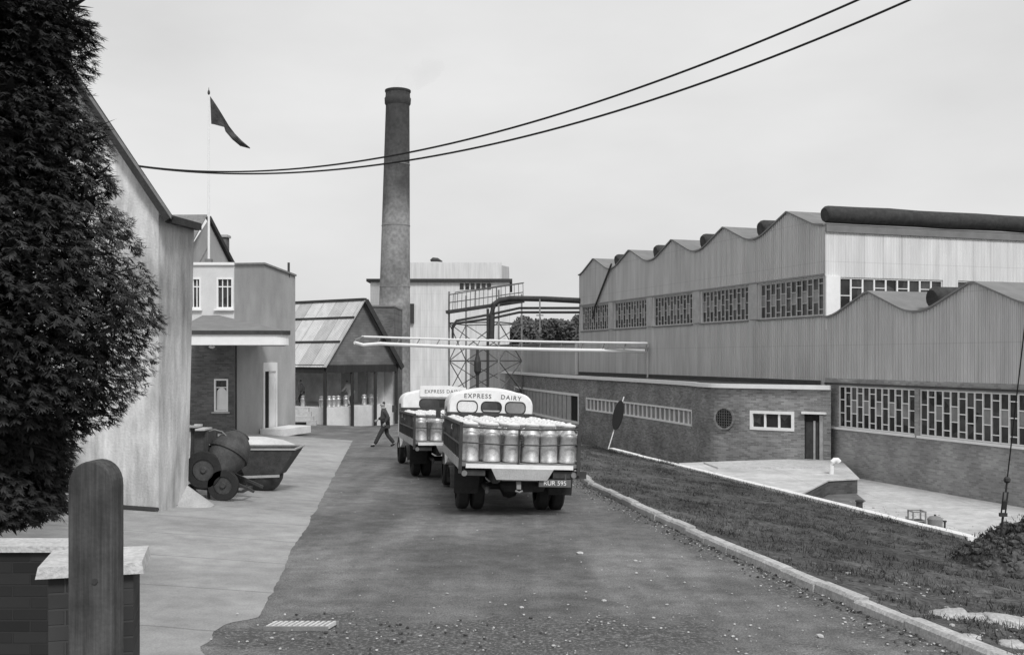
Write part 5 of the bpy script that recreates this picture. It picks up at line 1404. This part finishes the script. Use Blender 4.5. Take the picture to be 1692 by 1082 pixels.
mb = MB(); c = mp_(428, 812, .4); hb = .33
mb.lathe([(.25, 0), (.34, .08), (.42, .22), (.44, hb)], c, 22); mb.build('tub', M_dark, sk, smooth=True)
mb = MB(); mb.bar(mp_(388, 745, .2), mp_(352, 792, .2), .04); mb.bar(mp_(388, 745, .9), mp_(352, 792, .9), .04); mb.build('lifting_arm', M_steelp, sk)
# pale tarpaulin heap behind the skip
q = tex(410, 742)
mb = MB(); nx, ny = 16, 10; Yt = q.y; rowsT = []
for j in range(ny + 1):
    for i in range(nx + 1):
        u = i / nx; v = j / ny
        x = P(350 + 104 * u, 0, Yt).x; y = Yt + 1.6 * v
        hgt = .42 * (math.sin(math.pi * min(1, max(0, u))) ** .35) * (math.sin(math.pi * (.06 + .88 * v)) ** .5)
        hgt += .04 * noise.noise((u * 6, v * 6, 0)) if 0 < i < nx and 0 < j < ny else 0
        mb.v.append((x + v * .7, y, gz(x, y) + max(0, hgt) - .01))
for j in range(ny):
    for i in range(nx): a = j * (nx + 1) + i; mb.f.append((a, a + 1, a + nx + 2, a + nx + 1))
o = mb.build('covered_sand_heap', M_tarp, smooth=True); tag(o, 'pale covered heap behind the loading skip', 'heap')

# drain grate
q = tex(492, 1038); 
t = thing('drain_grate', 'pale rectangular slatted drain grate set in the muddy road edge', 'grate', q)
mb = MB(); 
for i in range(12):
    x = q.x - .29 + i * .052; mb.hexa([(x, q.y - .075, q.z + .005), (x + .022, q.y - .075, q.z + .005), (x + .072, q.y + .1, q.z + .005), (x + .05, q.y + .1, q.z + .005), (x, q.y - .075, q.z + .05), (x + .022, q.y - .075, q.z + .05), (x + .072, q.y + .1, q.z + .05), (x + .05, q.y + .1, q.z + .05)])
mb.build('slats', M_grate, t)
mb = MB(); mb.hexa([(q.x - .3, q.y - .076, q.z + .003), (q.x + .31, q.y - .076, q.z + .003), (q.x + .36, q.y + .1, q.z + .003), (q.x - .25, q.y + .1, q.z + .003), (q.x - .3, q.y - .076, q.z + .010), (q.x + .31, q.y - .076, q.z + .010), (q.x + .36, q.y + .1, q.z + .010), (q.x - .25, q.y + .1, q.z + .010)]); mb.build('gully', M_vdark, t)
mb = MB(); mb.box(q.x - .31, q.x + .31, q.y - .1, q.y - .077, q.z - .02, q.z + .045); mb.box(q.x - .26, q.x + .38, q.y + .102, q.y + .125, q.z - .02, q.z + .045); mb.build('frame', M_steelp, t)

# ================================================================ STONES, RUBBLE
def rock(mb, c, r, sq=.6, seed=0):
    bm = bmesh.new(); bmesh.ops.create_icosphere(bm, subdivisions=1, radius=1)
    i0 = len(mb.v); rs = random.uniform(.7, 1.3), random.uniform(.7, 1.3)
    for v in bm.verts:
        k = 1 + .35 * noise.noise(v.co * 1.7 + Vector((seed, seed * 1.3, 0)))
        mb.v.append((c[0] + v.co.x * r * k * rs[0], c[1] + v.co.y * r * k * rs[1], c[2] + v.co.z * r * k * sq))
    for f in bm.faces: mb.f.append(tuple(i0 + v.index for v in f.verts))
    bm.free()
mb = MB()
for i in range(900):
    r = random.random()
    if r < .28: x = random.gauss(-.2, 1.7); y = random.gauss(9.6, .8)
    elif r < .72: y = random.uniform(8.3, 26); x = kerbX(y) - abs(random.gauss(0, .28))
    elif r < .85: y = random.uniform(8.5, 14); x = kerbX(y) - abs(random.gauss(0, 1.2))
    else: y = random.uniform(8.5, 30); x = random.uniform(edgeX(y) + .3, kerbX(y))
    if x < edgeX(y) - .4 or x > kerbX(y): continue
    rock(mb, (x, y, gz(x, y) + .014), random.choice((.005, .006, .008, .011, .015)) * random.uniform(.6, 1.2), .6, i)
tag(mb.build('loose_gravel', M_stone), 'scattered pale grit and gravel on the road', 'gravel', kind='stuff')
mb = MB()
for i in range(500):
    r = random.random()
    if r < .8: y = random.uniform(8.3, 26); x = kerbX(y) - abs(random.gauss(0, .16))
    else: x = random.gauss(-1.6, 1.2); y = random.gauss(9.5, .5)
    if x > kerbX(y) or x < edgeX(y) + .1: continue
    rock(mb, (x, y, gz(x, y) + .015), random.uniform(.008, .022), .6, i)
for i in range(2200):
    y = 9 + 34 * random.random() ** 1.5; k = kerbX(y) + .16; c = copX(y) - .05; x = k + (c - k) * random.random() ** 1.2
    rock(mb, (x, y, bankz(x, y)), random.uniform(.012, .05), .7, i)
tag(mb.build('earth_clods', M_mud), 'dark clods of earth along the kerb and over the bank', 'earth', kind='stuff')
# individual pale stones one can point to
named = [((958, 915), .06, 'small flat pale stone lying alone mid road behind the lorry'), ((1050, 927), .035, 'tiny white stone on the road right of centre'), ((998, 993), .035, 'white pebble near the front of the road, right of the mud'),
         ((862, 1004), .03, 'small white pebble near the front edge of the mud'), ((1355, 1053), .06, 'pale round stone on the silt close to the near kerb')]
for (px, py), r, lb_ in named:
    p = tex(px, py); mb = MB(); rock(mb, (0, 0, r * .3), r * .75, .5, px); o = mb.build('stone', M_stone); o.location = p; tag(o, lb_, 'stone', 'pale stones lying on the road')
rub = [((1567, 1020), .30, .10, 'leftmost pale broken slab on the bank above the near kerb'), ((1611, 1021), .16, .07, 'small pale rubble lump right of the leftmost slab'), ((1660, 1033), .42, .15, 'large pale broken slab at the right edge of the bank'), ((1604, 1053), .14, .04, 'thin pale rubble splinter below the large slab'), ((1672, 1068), .2, .07, 'pale rubble piece low at the right edge, nearest the kerb')]
for (px, py), r, h, lb_ in rub:
    p = None; Y = 7.0
    while Y < 20:
        p = P(px, py, Y)
        if p.z <= bankz(p.x, p.y): break
        Y += .02
    mb = MB(); bm = bmesh.new(); bmesh.ops.create_icosphere(bm, subdivisions=4, radius=1)
    for v in bm.verts:
        c = v.co.copy(); mxc = max(abs(c.x), abs(c.y), abs(c.z)); q = c / mxc * .45 + c * .55
        k = 1 + .22 * noise.noise(c * 1.3 + Vector((px, 0, 0))) + .08 * noise.noise(c * 4 + Vector((px, 3, 0))) + .03 * noise.noise(c * 11)
        mb.v.append((q.x * r * .62 * k, q.y * r * .42 * k, q.z * h * .6 * k + h * .1))
    for f in bm.faces: mb.f.append(tuple(v.index for v in f.verts))
    bm.free(); o = mb.build('broken_slab', M_kerb, smooth=True); o.location = p; o.rotation_euler = (R(random.uniform(-8, 12)), R(random.uniform(-8, 8)), R(random.uniform(-25, 25)))
    tag(o, lb_, 'rubble', 'pale rubble on the bank')

# weeds in tufts near coping
pts = []
for _ in range(500):
    y = random.uniform(23, 45); pts.append((copX(y) - random.uniform(.02, .4), y, COPZ - .06))
for (px) in (1098, 1107, 1114):
    Y = 27738 / (px - 395); pts += [(copX(Y) - .05 + random.gauss(0, .1), Y + random.gauss(0, .1), COPZ + .0) for _ in range(14)]
blades('coping_weeds', pts, M_grass, .06, .22, .012, 3, .05, label='ragged weeds growing along the coping', cat='weeds')

# ================================================================ SPOIL HEAP WITH WEEDS + GUY WIRE
hc = Vector(((1700 - 846) / F * 17.0, 17.0, 0)); 
rowsH = []
def heapz(x, y):
    d = math.hypot((x - hc.x) / 1.2, (y - hc.y) / 1.2)
    b = bankz(x, y)
    e = max(0, 1 - d) ** .7
    d2 = math.hypot((x - hc.x - 1.0) / 1.1, (y - hc.y + .3) / 1.0); e2 = max(0, 1 - d2) ** .8
    return b - .05 + 1.0 * e * (1 + .35 * noise.noise((x * 2.3, y * 2.3, 0)) + .2 * noise.noise((x * 7, y * 7, 0))) + .55 * e2
for y in np.arange(hc.y - 1.5, hc.y + 1.6, .1):
    rowsH.append([(x, y, heapz(x, y)) for x in np.arange(hc.x - 1.7, hc.x + 2.4, .1)])
o = grid('spoil_heap', rowsH, M_bank, kind='structure'); del o['kind']; tag(o, 'dark weedy heap of spoil at the right edge of the bank', 'heap')
bpts = []
for _ in range(1300):
    x = random.gauss(hc.x + .2, .7); y = random.gauss(hc.y, .5)
    if heapz(x, y) > bankz(x, y) + .03: bpts.append((x, y, heapz(x, y) - .03))
blades('heap_weeds', bpts, M_leafd, .03, .10, .016, 4, .09, label='rank dark weeds covering the spoil heap', cat='weeds')
mb = MB()
for i in range(1300):
    x = random.gauss(hc.x + .2, .8); y = random.gauss(hc.y - .1, .65); rock(mb, (x, y, heapz(x, y) if abs(y - hc.y) < 1.45 and x > hc.x - 1.6 else bankz(x, y)), random.choice((.02, .03, .05, .08)) * random.uniform(.6, 1.2), .7, i)
tag(mb.build('spoil_clods', M_mud), 'dark clods and lumps of earth covering the spoil heap', 'earth', kind='stuff')
mb = MB()
for i in range(150):
    y = 8.0 + 5 * random.random() ** 1.5; k = kerbX(y) + .3; x = k + abs(random.gauss(0, 1.0)) + (1.2 if y > 10 else 0) * random.random(); x = min(x, copX(y) - .2); rock(mb, (x, y, bankz(x, y) + .01), random.choice((.01, .014, .02, .03)) * random.uniform(.6, 1.2), .6, i)
for i in range(260):
    y = 24 + 11 * random.random(); x = copX(y) + .4 + 5 * random.random() ** 1.5; rock(mb, (x, y, YARD + .01), random.choice((.02, .03, .05)), .6, i)
tag(mb.build('rubble_chips', M_kerb), 'pale chips of rubble strewn over the near bank and yard', 'rubble', kind='stuff')
a = P(1655, 872, 16.9); b = P(1762, -60, 14.2)
gw = thing('guy_wire', 'steel guy wire with a turnbuckle rising from the spoil heap', 'guy wire', a)
mb = MB(); mb.tube([a.lerp(b, .10), b], .011, 6); mb.build('wire', M_wire, gw)
mb = MB(); u = (b - a).normalized(); sd_ = Vector((1, 0, 0))
mb.tube([a - u * .3, a.lerp(b, .03)], .02, 6); mb.build('anchor_rod', M_dark, gw)
mb = MB(); 
for s in (-1, 1): mb.bar(a.lerp(b, .03) + sd_ * .035 * s, a.lerp(b, .075) + sd_ * .035 * s, .02)
mb.bar(a.lerp(b, .028) - sd_ * .06, a.lerp(b, .028) + sd_ * .06, .06); mb.bar(a.lerp(b, .04), a.lerp(b, .058), .07, .06); mb.bar(a.lerp(b, .075), a.lerp(b, .10), .025); mb.build('turnbuckle', M_dark, gw)
c = a.lerp(b, .10); mb = MB(); mb.lathe([(.02, -.05), (.05, -.02), (.05, .03), (.02, .06)], c, 8); mb.tube([c + Vector((.05 * math.cos(R(i * 45)), 0, .05 * math.sin(R(i * 45)))) for i in range(9)], .012, 6); mb.build('eye', M_dark, gw)

# ================================================================ OVERHEAD CABLES
cabs = [([(222, 272), (300, 282), (345, 284), (400, 285.5), (460, 281), (560, 272), (680, 250), (770, 230), (860, 205), (960, 178), (1060, 145), (1150, 112), (1240, 80), (1410, 0)], 'upper of two sagging overhead cables from the cottage roof to the top right'),
        ([(225, 274), (330, 285), (415, 289), (480, 287), (560, 281), (680, 262), (860, 223), (1060, 172), (1200, 127), (1300, 88), (1400, 45), (1495, 0)], 'lower of two sagging overhead cables from the cottage roof to the top right')]
for pts, lb_ in cabs:
    YA, YE, xe = 17.4, 10.0, 1900
    A_ = np.array([(222 - 846) / F * YA, YA]); E_ = np.array([(xe - 846) / F * YE, YE]); d_ = E_ - A_
    c = np.array(pts); r = (c[:, 0] - 846) / F
    s = (r * A_[1] - A_[0]) / (d_[0] - r * d_[1]); Yv = A_[1] + s * d_[1]; z = (590 - c[:, 1]) / F * Yv
    pf = np.polyfit(s, z, 3); mb = MB(); path = []
    for t_ in np.linspace(0, 1.0, 60):
        q = A_ + d_ * t_; path.append((q[0], q[1], EYE + float(np.polyval(pf, t_))))
    mb.tube(path, .014, 6); o = mb.build('overhead_cable', M_wire); tag(o, lb_, 'cable', 'overhead cables')

# ================================================================ CONIFER
def sprays(name, centres, dirs, size, m, parent, nb=7):
    n = len(centres); C_ = np.array(centres); D = np.array(dirs); D /= np.linalg.norm(D, axis=1)[:, None]
    up = np.array([0, 0, 1.]); S_ = np.cross(D, up); S_ /= (np.linalg.norm(S_, axis=1)[:, None] + 1e-6); U = np.cross(S_, D)
    sz = size * rng.uniform(.6, 1.35, n); Vs = []
    for b in range(nb):
        t0 = .15 + .75 * (b // 2) / max(1, (nb - 1) // 2); side = (-1 if b % 2 else 1)
        if b == nb - 1: base = C_; tip = C_ + D * sz[:, None] * 1.1; sd = U * .0 + S_ * .12 * sz[:, None]
        else:
            base = C_ + D * (sz * t0 * .75)[:, None]
            dd_ = D * .7 + S_ * side * rng.uniform(.5, .9, (n, 1)) + U * rng.normal(0, .3, (n, 1)) - up * .15
            dd_ /= np.linalg.norm(dd_, axis=1)[:, None]
            tip = base + dd_ * (sz * .55)[:, None]; sd = np.cross(dd_, U + .3 * S_); sd = sd / (np.linalg.norm(sd, axis=1)[:, None] + 1e-6) * (.05 * sz)[:, None]
        mid = (base + tip) / 2
        Vs.append(np.stack([base, mid + sd, tip, mid - sd], 1))
    V = np.concatenate(Vs, 0).reshape(-1, 3); Fq = np.arange(len(V)).reshape(-1, 4)
    return npmesh(name, V, Fq, m, parent)
Yt = 9.2; tx = P(-70, 0, Yt).x
edge = [(-520, 60), (-300, 105), (-60, 95), (0, 128), (30, 150), (60, 150), (100, 146), (130, 130), (165, 138), (205, 172), (240, 186), (275, 176), (300, 192), (322, 160), (345, 205), (390, 214), (440, 228), (480, 240), (530, 256), (570, 246), (610, 232), (650, 210), (675, 190), (700, 158), (722, 114), (760, 108), (855, 103)]
def edge_at(py):
    for (a, x0), (b, x1) in zip(edge, edge[1:]):
        if a <= py <= b: return x0 + (x1 - x0) * (py - a) / (b - a)
    return 40
tr = thing('conifer_tree', 'big dark dense conifer filling the left edge, ragged sprays against the sky', 'tree', (tx, Yt, gz(tx, Yt)))
base_t = Vector((tx, Yt, gz(tx, Yt)))
mb = MB(); mb.tube([(0, 0, -.2), (0, 0, 1), (.05, 0, 3), (0, 0, 6), (0, 0, 9)], [.2, .17, .14, .09, .03], 10); mb.build('trunk', M_bark, tr, off=(0, 0, 0))
mb = MB(); cs = []; ds = []
while len(cs) < 70000:
    py = random.uniform(-520, 852); z = EYE - (py - 590) / F * Yt
    rmax = (edge_at(py) + 70) / F * Yt
    a = random.uniform(-math.pi, math.pi)
    # only the near and right sides of the crown are dense; the far side thinner
    if math.sin(a) > .35 and random.random() < .75: continue
    k = random.random() ** .3
    lump = 1 + .09 * noise.noise((math.cos(a) * 1.6, math.sin(a) * 1.6, z * 1.4)) + .05 * noise.noise((math.cos(a) * 4, math.sin(a) * 4, z * 4))
    # gaps
    if noise.noise((math.cos(a) * 2.2 * k + 5, math.sin(a) * 2.2 + 1, z * 2.0)) < -.42: continue
    r = rmax * k * lump * .98
    c = Vector((r * math.cos(a), r * math.sin(a) * .85, z - base_t.z))
    d = Vector((math.cos(a), math.sin(a), random.uniform(-1.1, .15))) + Vector((random.gauss(0, .35), random.gauss(0, .35), random.gauss(0, .2)))
    cs.append(tuple(c)); ds.append(tuple(d))
sprays('crown', cs, ds, .10, M_leaf, tr, 11)
mb = MB()
for i in range(60):
    py = random.uniform(-300, 700); z = EYE - (py - 590) / F * Yt - base_t.z; a = random.uniform(-2.6, .6); r = (edge_at(py) + 70) / F * Yt * random.uniform(.5, .78)
    mb.tube([(0, 0, z - .2), (r * .5 * math.cos(a), r * .5 * math.sin(a) * .85, z - .02), (r * math.cos(a), r * math.sin(a) * .85, z - .08)], [.03, .018, .005], 5)
mb.build('limb', M_bark, tr, off=(0, 0, 0))
# dense heart of the tree: more foliage close to the trunk
cs = []; ds = []
for _ in range(8000):
    py = random.uniform(-500, 845); z = EYE - (py - 590) / F * Yt; a = random.uniform(-math.pi, math.pi); r = (edge_at(py) + 70) / F * Yt * random.uniform(.25, .8)
    cs.append((r * math.cos(a), r * math.sin(a) * .8, z - base_t.z)); ds.append((random.gauss(0, 1), random.gauss(0, 1), random.gauss(0, .5)))
sprays('inner_foliage', cs, ds, .30, M_leaf, tr, 7)

# ================================================================ FAR TREES
def far_tree(px, py_top, py_bot, wpx, Y, label, seed):
    random.seed(seed)
    b = P(px, 0, Y); zt_ = bz(py_top, Y); zb2 = bz(py_bot, Y); zg_ = -5.0; rx = wpx / F * Y / 2
    t = thing('broadleaf_tree', label, 'tree', (b.x, Y, zg_), group='trees beyond the pipe tower')
    mb = MB(); mb.tube([(0, 0, 0), (.1, 0, 2.5), (0, 0, zt_ - zg_ - 1)], [.3, .22, .06], 8)
    for i in range(5): a = i * 1.3; mb.tube([(0, 0, 2.2 + i * .4), (rx * .5 * math.cos(a), rx * .5 * math.sin(a), 3.5 + i * .5)], [.1, .03], 5)
    mb.build('trunk', M_bark, t, off=(0, 0, 0))
    blobs = [(random.uniform(-.6, .6) * rx, random.uniform(-.5, .5) * rx, random.uniform(.45, .9), random.uniform(.35, .6) * rx) for _ in range(12)]
    V = []; hh_ = zt_ - zg_; zl = 1.5
    for _ in range(8000):
        bx, by, bh_, br = random.choice(blobs); v = Vector((random.gauss(0, 1), random.gauss(0, 1), random.gauss(0, 1))).normalized() * br * random.random() ** .35
        c = Vector((bx, by, zl + (hh_ - zl) * bh_)) + Vector((v.x, v.y, v.z * min(1.0, (hh_ - zl) * .3 / br + .4)))
        if c.z > hh_ + .2: continue
        s = .24; u = Vector((random.gauss(0, 1), random.gauss(0, 1), random.gauss(0, 1))).normalized() * s; w2 = u.orthogonal().normalized() * s * .8
        V += [c - u, c + w2, c + u, c - w2]
    V = np.array([tuple(v) for v in V]); npmesh('crown', V, np.arange(len(V)).reshape(-1, 4), M_treefar, t)
far_tree(868, 524, 560, 90, 128, 'broad dark tree on the skyline just right of the steel tower', 11)
far_tree(910, 516, 560, 70, 134, 'round dark tree on the skyline midway between tower and hall', 12)
far_tree(948, 518, 560, 60, 120, 'darkest skyline tree, against the far corner of the hall', 13)
far_tree(888, 530, 560, 100, 122, 'lowest dark skyline tree between its two rounder neighbours', 14)

# ================================================================ PEOPLE
def skin_obj(name, verts, edges, radii, m, parent, sub=2):
    me = bpy.data.meshes.new(name); me.from_pydata([tuple(v) for v in verts], edges, []); me.update()
    o = bpy.data.objects.new(name, me); col.objects.link(o)
    md = o.modifiers.new('skin', 'SKIN')
    for i, r in enumerate(radii):
        sv_ = me.skin_vertices[0].data[i]; sv_.radius = (r, r) if not isinstance(r, tuple) else r; sv_.use_root = (i == 0)
    ss = o.modifiers.new('sub', 'SUBSURF'); ss.levels = sub; ss.render_levels = sub
    dg = bpy.context.evaluated_depsgraph_get(); nm = bpy.data.meshes.new_from_object(o.evaluated_get(dg))
    bpy.data.objects.remove(o); nm.materials.clear(); nm.materials.append(m)
    nm.polygons.foreach_set('use_smooth', [True] * len(nm.polygons))
    o = bpy.data.objects.new(name, nm); col.objects.link(o)
    if parent: o.parent = parent
    return o
def person(label, loc, rz, J, top, legs, hair=M_hair, scale=1.0, group=None):
    """J: joints in metres, x forward, y left, z up"""
    root = thing('person', label, 'person', loc, (0, 0, rz), group, local=True); root.scale = (scale,) * 3
    names = ['pelvis', 'waist', 'chest', 'neck', 'head0', 'head1', 'head2']
    V = [J[n] for n in names]; Ra = [.13, .12, (.15, .12), .055, .075, .10, .075]; E_ = [(0, 1), (1, 2), (2, 3), (3, 4), (4, 5), (5, 6)]
    hd = Vector(J['head1']); fw = Vector(J['face'])
    def add(p, par, r): V.append(tuple(p)); Ra.append(r); E_.append((par, len(V) - 1)); return len(V) - 1
    add(hd + fw * .115 - Vector((0, 0, .02)), 5, .016)     # nose
    add(hd + fw * .085 - Vector((0, 0, .085)), 4, .03)     # chin and mouth
    lat = Vector((-fw.y, fw.x, 0)).normalized()
    for s in (-1, 1): add(hd + lat * s * .105 - Vector((0, 0, .01)), 5, .018)  # ears
    for s in ('l', 'r'):
        sh_ = add(J['sh_' + s], 2, .06); el = add(J['el_' + s], sh_, .043); wr = add(J['wr_' + s], el, .028)
        w_ = Vector(J['wr_' + s]); d = (w_ - Vector(J['el_' + s])).normalized(); pm = add(w_ + d * .06, wr, .034)
        sd2 = d.cross(Vector((0, 1, 0))).normalized(); cu = Vector((0, -1 if s == 'l' else 1, 0)) * .4
        for i, (o_, ln) in enumerate(((-.03, .075), (-.01, .085), (.01, .08), (.03, .062))):
            b_ = add(w_ + d * .095 + sd2 * o_, pm, .010); c_ = add(w_ + d * (.095 + ln * .5) + sd2 * o_ + cu * ln * .25, b_, .009); add(w_ + d * (.095 + ln * .8) + sd2 * o_ + cu * ln * .9, c_, .008)
        t1 = add(w_ + d * .05 - sd2 * .05, pm, .012); add(w_ + d * .085 - sd2 * .07, t1, .010)
        hp = add(J['hp_' + s], 0, .095); kn = add(J['kn_' + s], hp, .062); an2 = add(J['an_' + s], kn, .042); toe = add(J['to_' + s], an2, .035)
    body = skin_obj('body', V, E_, Ra, M_skin, root)
    # clothes, each its own piece, following the body
    V2 = [J['pelvis'], J['waist'], J['chest'], tuple(Vector(J['neck']) - Vector((0, 0, .03)))]; E2 = [(0, 1), (1, 2), (2, 3)]; R2 = [.17, .165, (.19, .15), .08]
    for s in ('l', 'r'):
        V2.append(J['sh_' + s]); R2.append(.085); E2.append((2, len(V2) - 1)); V2.append(J['el_' + s]); R2.append(.065); E2.append((len(V2) - 2, len(V2) - 1)); V2.append(J['wr_' + s]); R2.append(.05); E2.append((len(V2) - 2, len(V2) - 1))
    if top[1]:
        V2.append(tuple(Vector(J['pelvis']) - Vector((0, 0, .22)))); R2.append(.18); E2.append((0, len(V2) - 1))
    skin_obj('coat', V2, E2, [(r[0] * 1.15, r[1] * 1.15) if isinstance(r, tuple) else r * 1.15 for r in R2], top[0], root)
    V3 = [J['pelvis']]; E3 = []; R3 = [.155]
    for s in ('l', 'r'):
        V3.append(J['hp_' + s]); R3.append(.115); E3.append((0, len(V3) - 1))
        V3.append(J['kn_' + s]); R3.append(.085); E3.append((len(V3) - 2, len(V3) - 1)); V3.append(J['an_' + s]); R3.append(.075); E3.append((len(V3) - 2, len(V3) - 1))
    skin_obj('trousers', V3, E3, R3, legs, root)
    for s in ('l', 'r'):
        a = Vector(J['an_' + s]); b = Vector(J['to_' + s]); skin_obj('boot', [a, a + (b - a) * .15 - Vector((0, 0, .03)), b], [(0, 1), (1, 2)], [.055, .055, .045], M_tyre, root, 1)
    h1 = hd + Vector((0, 0, .055)) - fw * .02
    skin_obj('hair', [h1 - fw * .05 - Vector((0, 0, .06)), h1, h1 + fw * .045 + Vector((0, 0, .01))], [(0, 1), (1, 2)], [.085, .095, .07], hair, root)
    for s in (-1, 1):
        mb = MB(); mb.lathe([(.003, -.008), (.012, 0), (.003, .008)], hd + fw * .092 + lat * s * .035 + Vector((0, 0, .012)), 6); mb.build('eye', M_vdark, root, keep=True)
    return root
def walk_pose(st=.40):
    f = (1, 0, 0)
    return dict(pelvis=(0, 0, .93), waist=(.02, 0, 1.10), chest=(.06, 0, 1.33), neck=(.08, 0, 1.50), head0=(.09, 0, 1.55), head1=(.105, 0, 1.63), head2=(.10, 0, 1.70), face=f,
                sh_l=(.06, .18, 1.42), el_l=(-.10, .23, 1.17), wr_l=(.02, .24, .95), sh_r=(.06, -.18, 1.42), el_r=(.08, -.25, 1.15), wr_r=(.28, -.24, 1.05),
                hp_l=(0, .09, .88), kn_l=(.22, .10, .50), an_l=(st + .0, .10, .10), to_l=(st + .17, .11, .06),
                hp_r=(0, -.09, .88), kn_r=(-.06, -.10, .48), an_r=(-st * .8, -.10, .13), to_r=(-st * .8 + .15, -.11, .04))
q = tex(637, 738)
person('man in a dark jacket and trousers striding left beside the farther lorry', q, R(180 + 8), walk_pose(.42), (M_coat, True), M_trous, scale=1.08)
J = walk_pose(.08); 
for k_ in ('waist', 'chest', 'neck', 'head0', 'head1', 'head2', 'sh_l', 'sh_r'):
    x, y, z = J[k_]; t_ = (z - .93); J[k_] = (x + t_ * .38, y, z - t_ * .08)
J.update(el_l=(.42, .22, 1.12), wr_l=(.62, .2, 1.0), el_r=(.42, -.22, 1.12), wr_r=(.62, -.2, .98))
dp = C0 + g * (wdt * .50) + rdir * 1.1
person('worker in a pale overall bending forward on the shed dock', (dp.x, dp.y, dk), R(150), J, (M_overall, True), M_overall)
dp = C0 - g * .2 + rdir * 3.6 + g * 1.4
J = walk_pose(.05); J.update(wr_r=(.12, -.22, .9))
person('figure in a grey coat standing at the left end of the shed dock', (dp.x, dp.y, dk), R(210), J, (M_steelp, True), M_trous)
# churns standing on the dock
rs_ = random.Random(3)
names_ = ['left of the shed post', 'just right of the shed post', 'second right of the shed post', 'between the shed post and the bending worker', 'beside the bending worker', 'right of the bending worker', 'at the right end of the dock', 'last at the right end of the dock', 'leftmost by the standing figure', 'in front of the standing figure']
for i, (gg, rr) in enumerate(((.6, 1.0), (1.0, .7), (1.45, .75), (1.9, .8), (2.5, .7), (4.3, .8), (5.0, .8), (5.5, .9), (.8, 4.6), (.8, 3.0))):
    p = C0 + g * gg + rdir * rr; churn((p.x, p.y, dk), rs_.random() * 6, 'small milk churn on the shed dock, ' + names_[i], 'milk churns on the shed dock')

# clean temporary keys
for o in list(bpy.data.objects):
    if '_off' in o: del o['_off']
# depth of the office side and other late touches
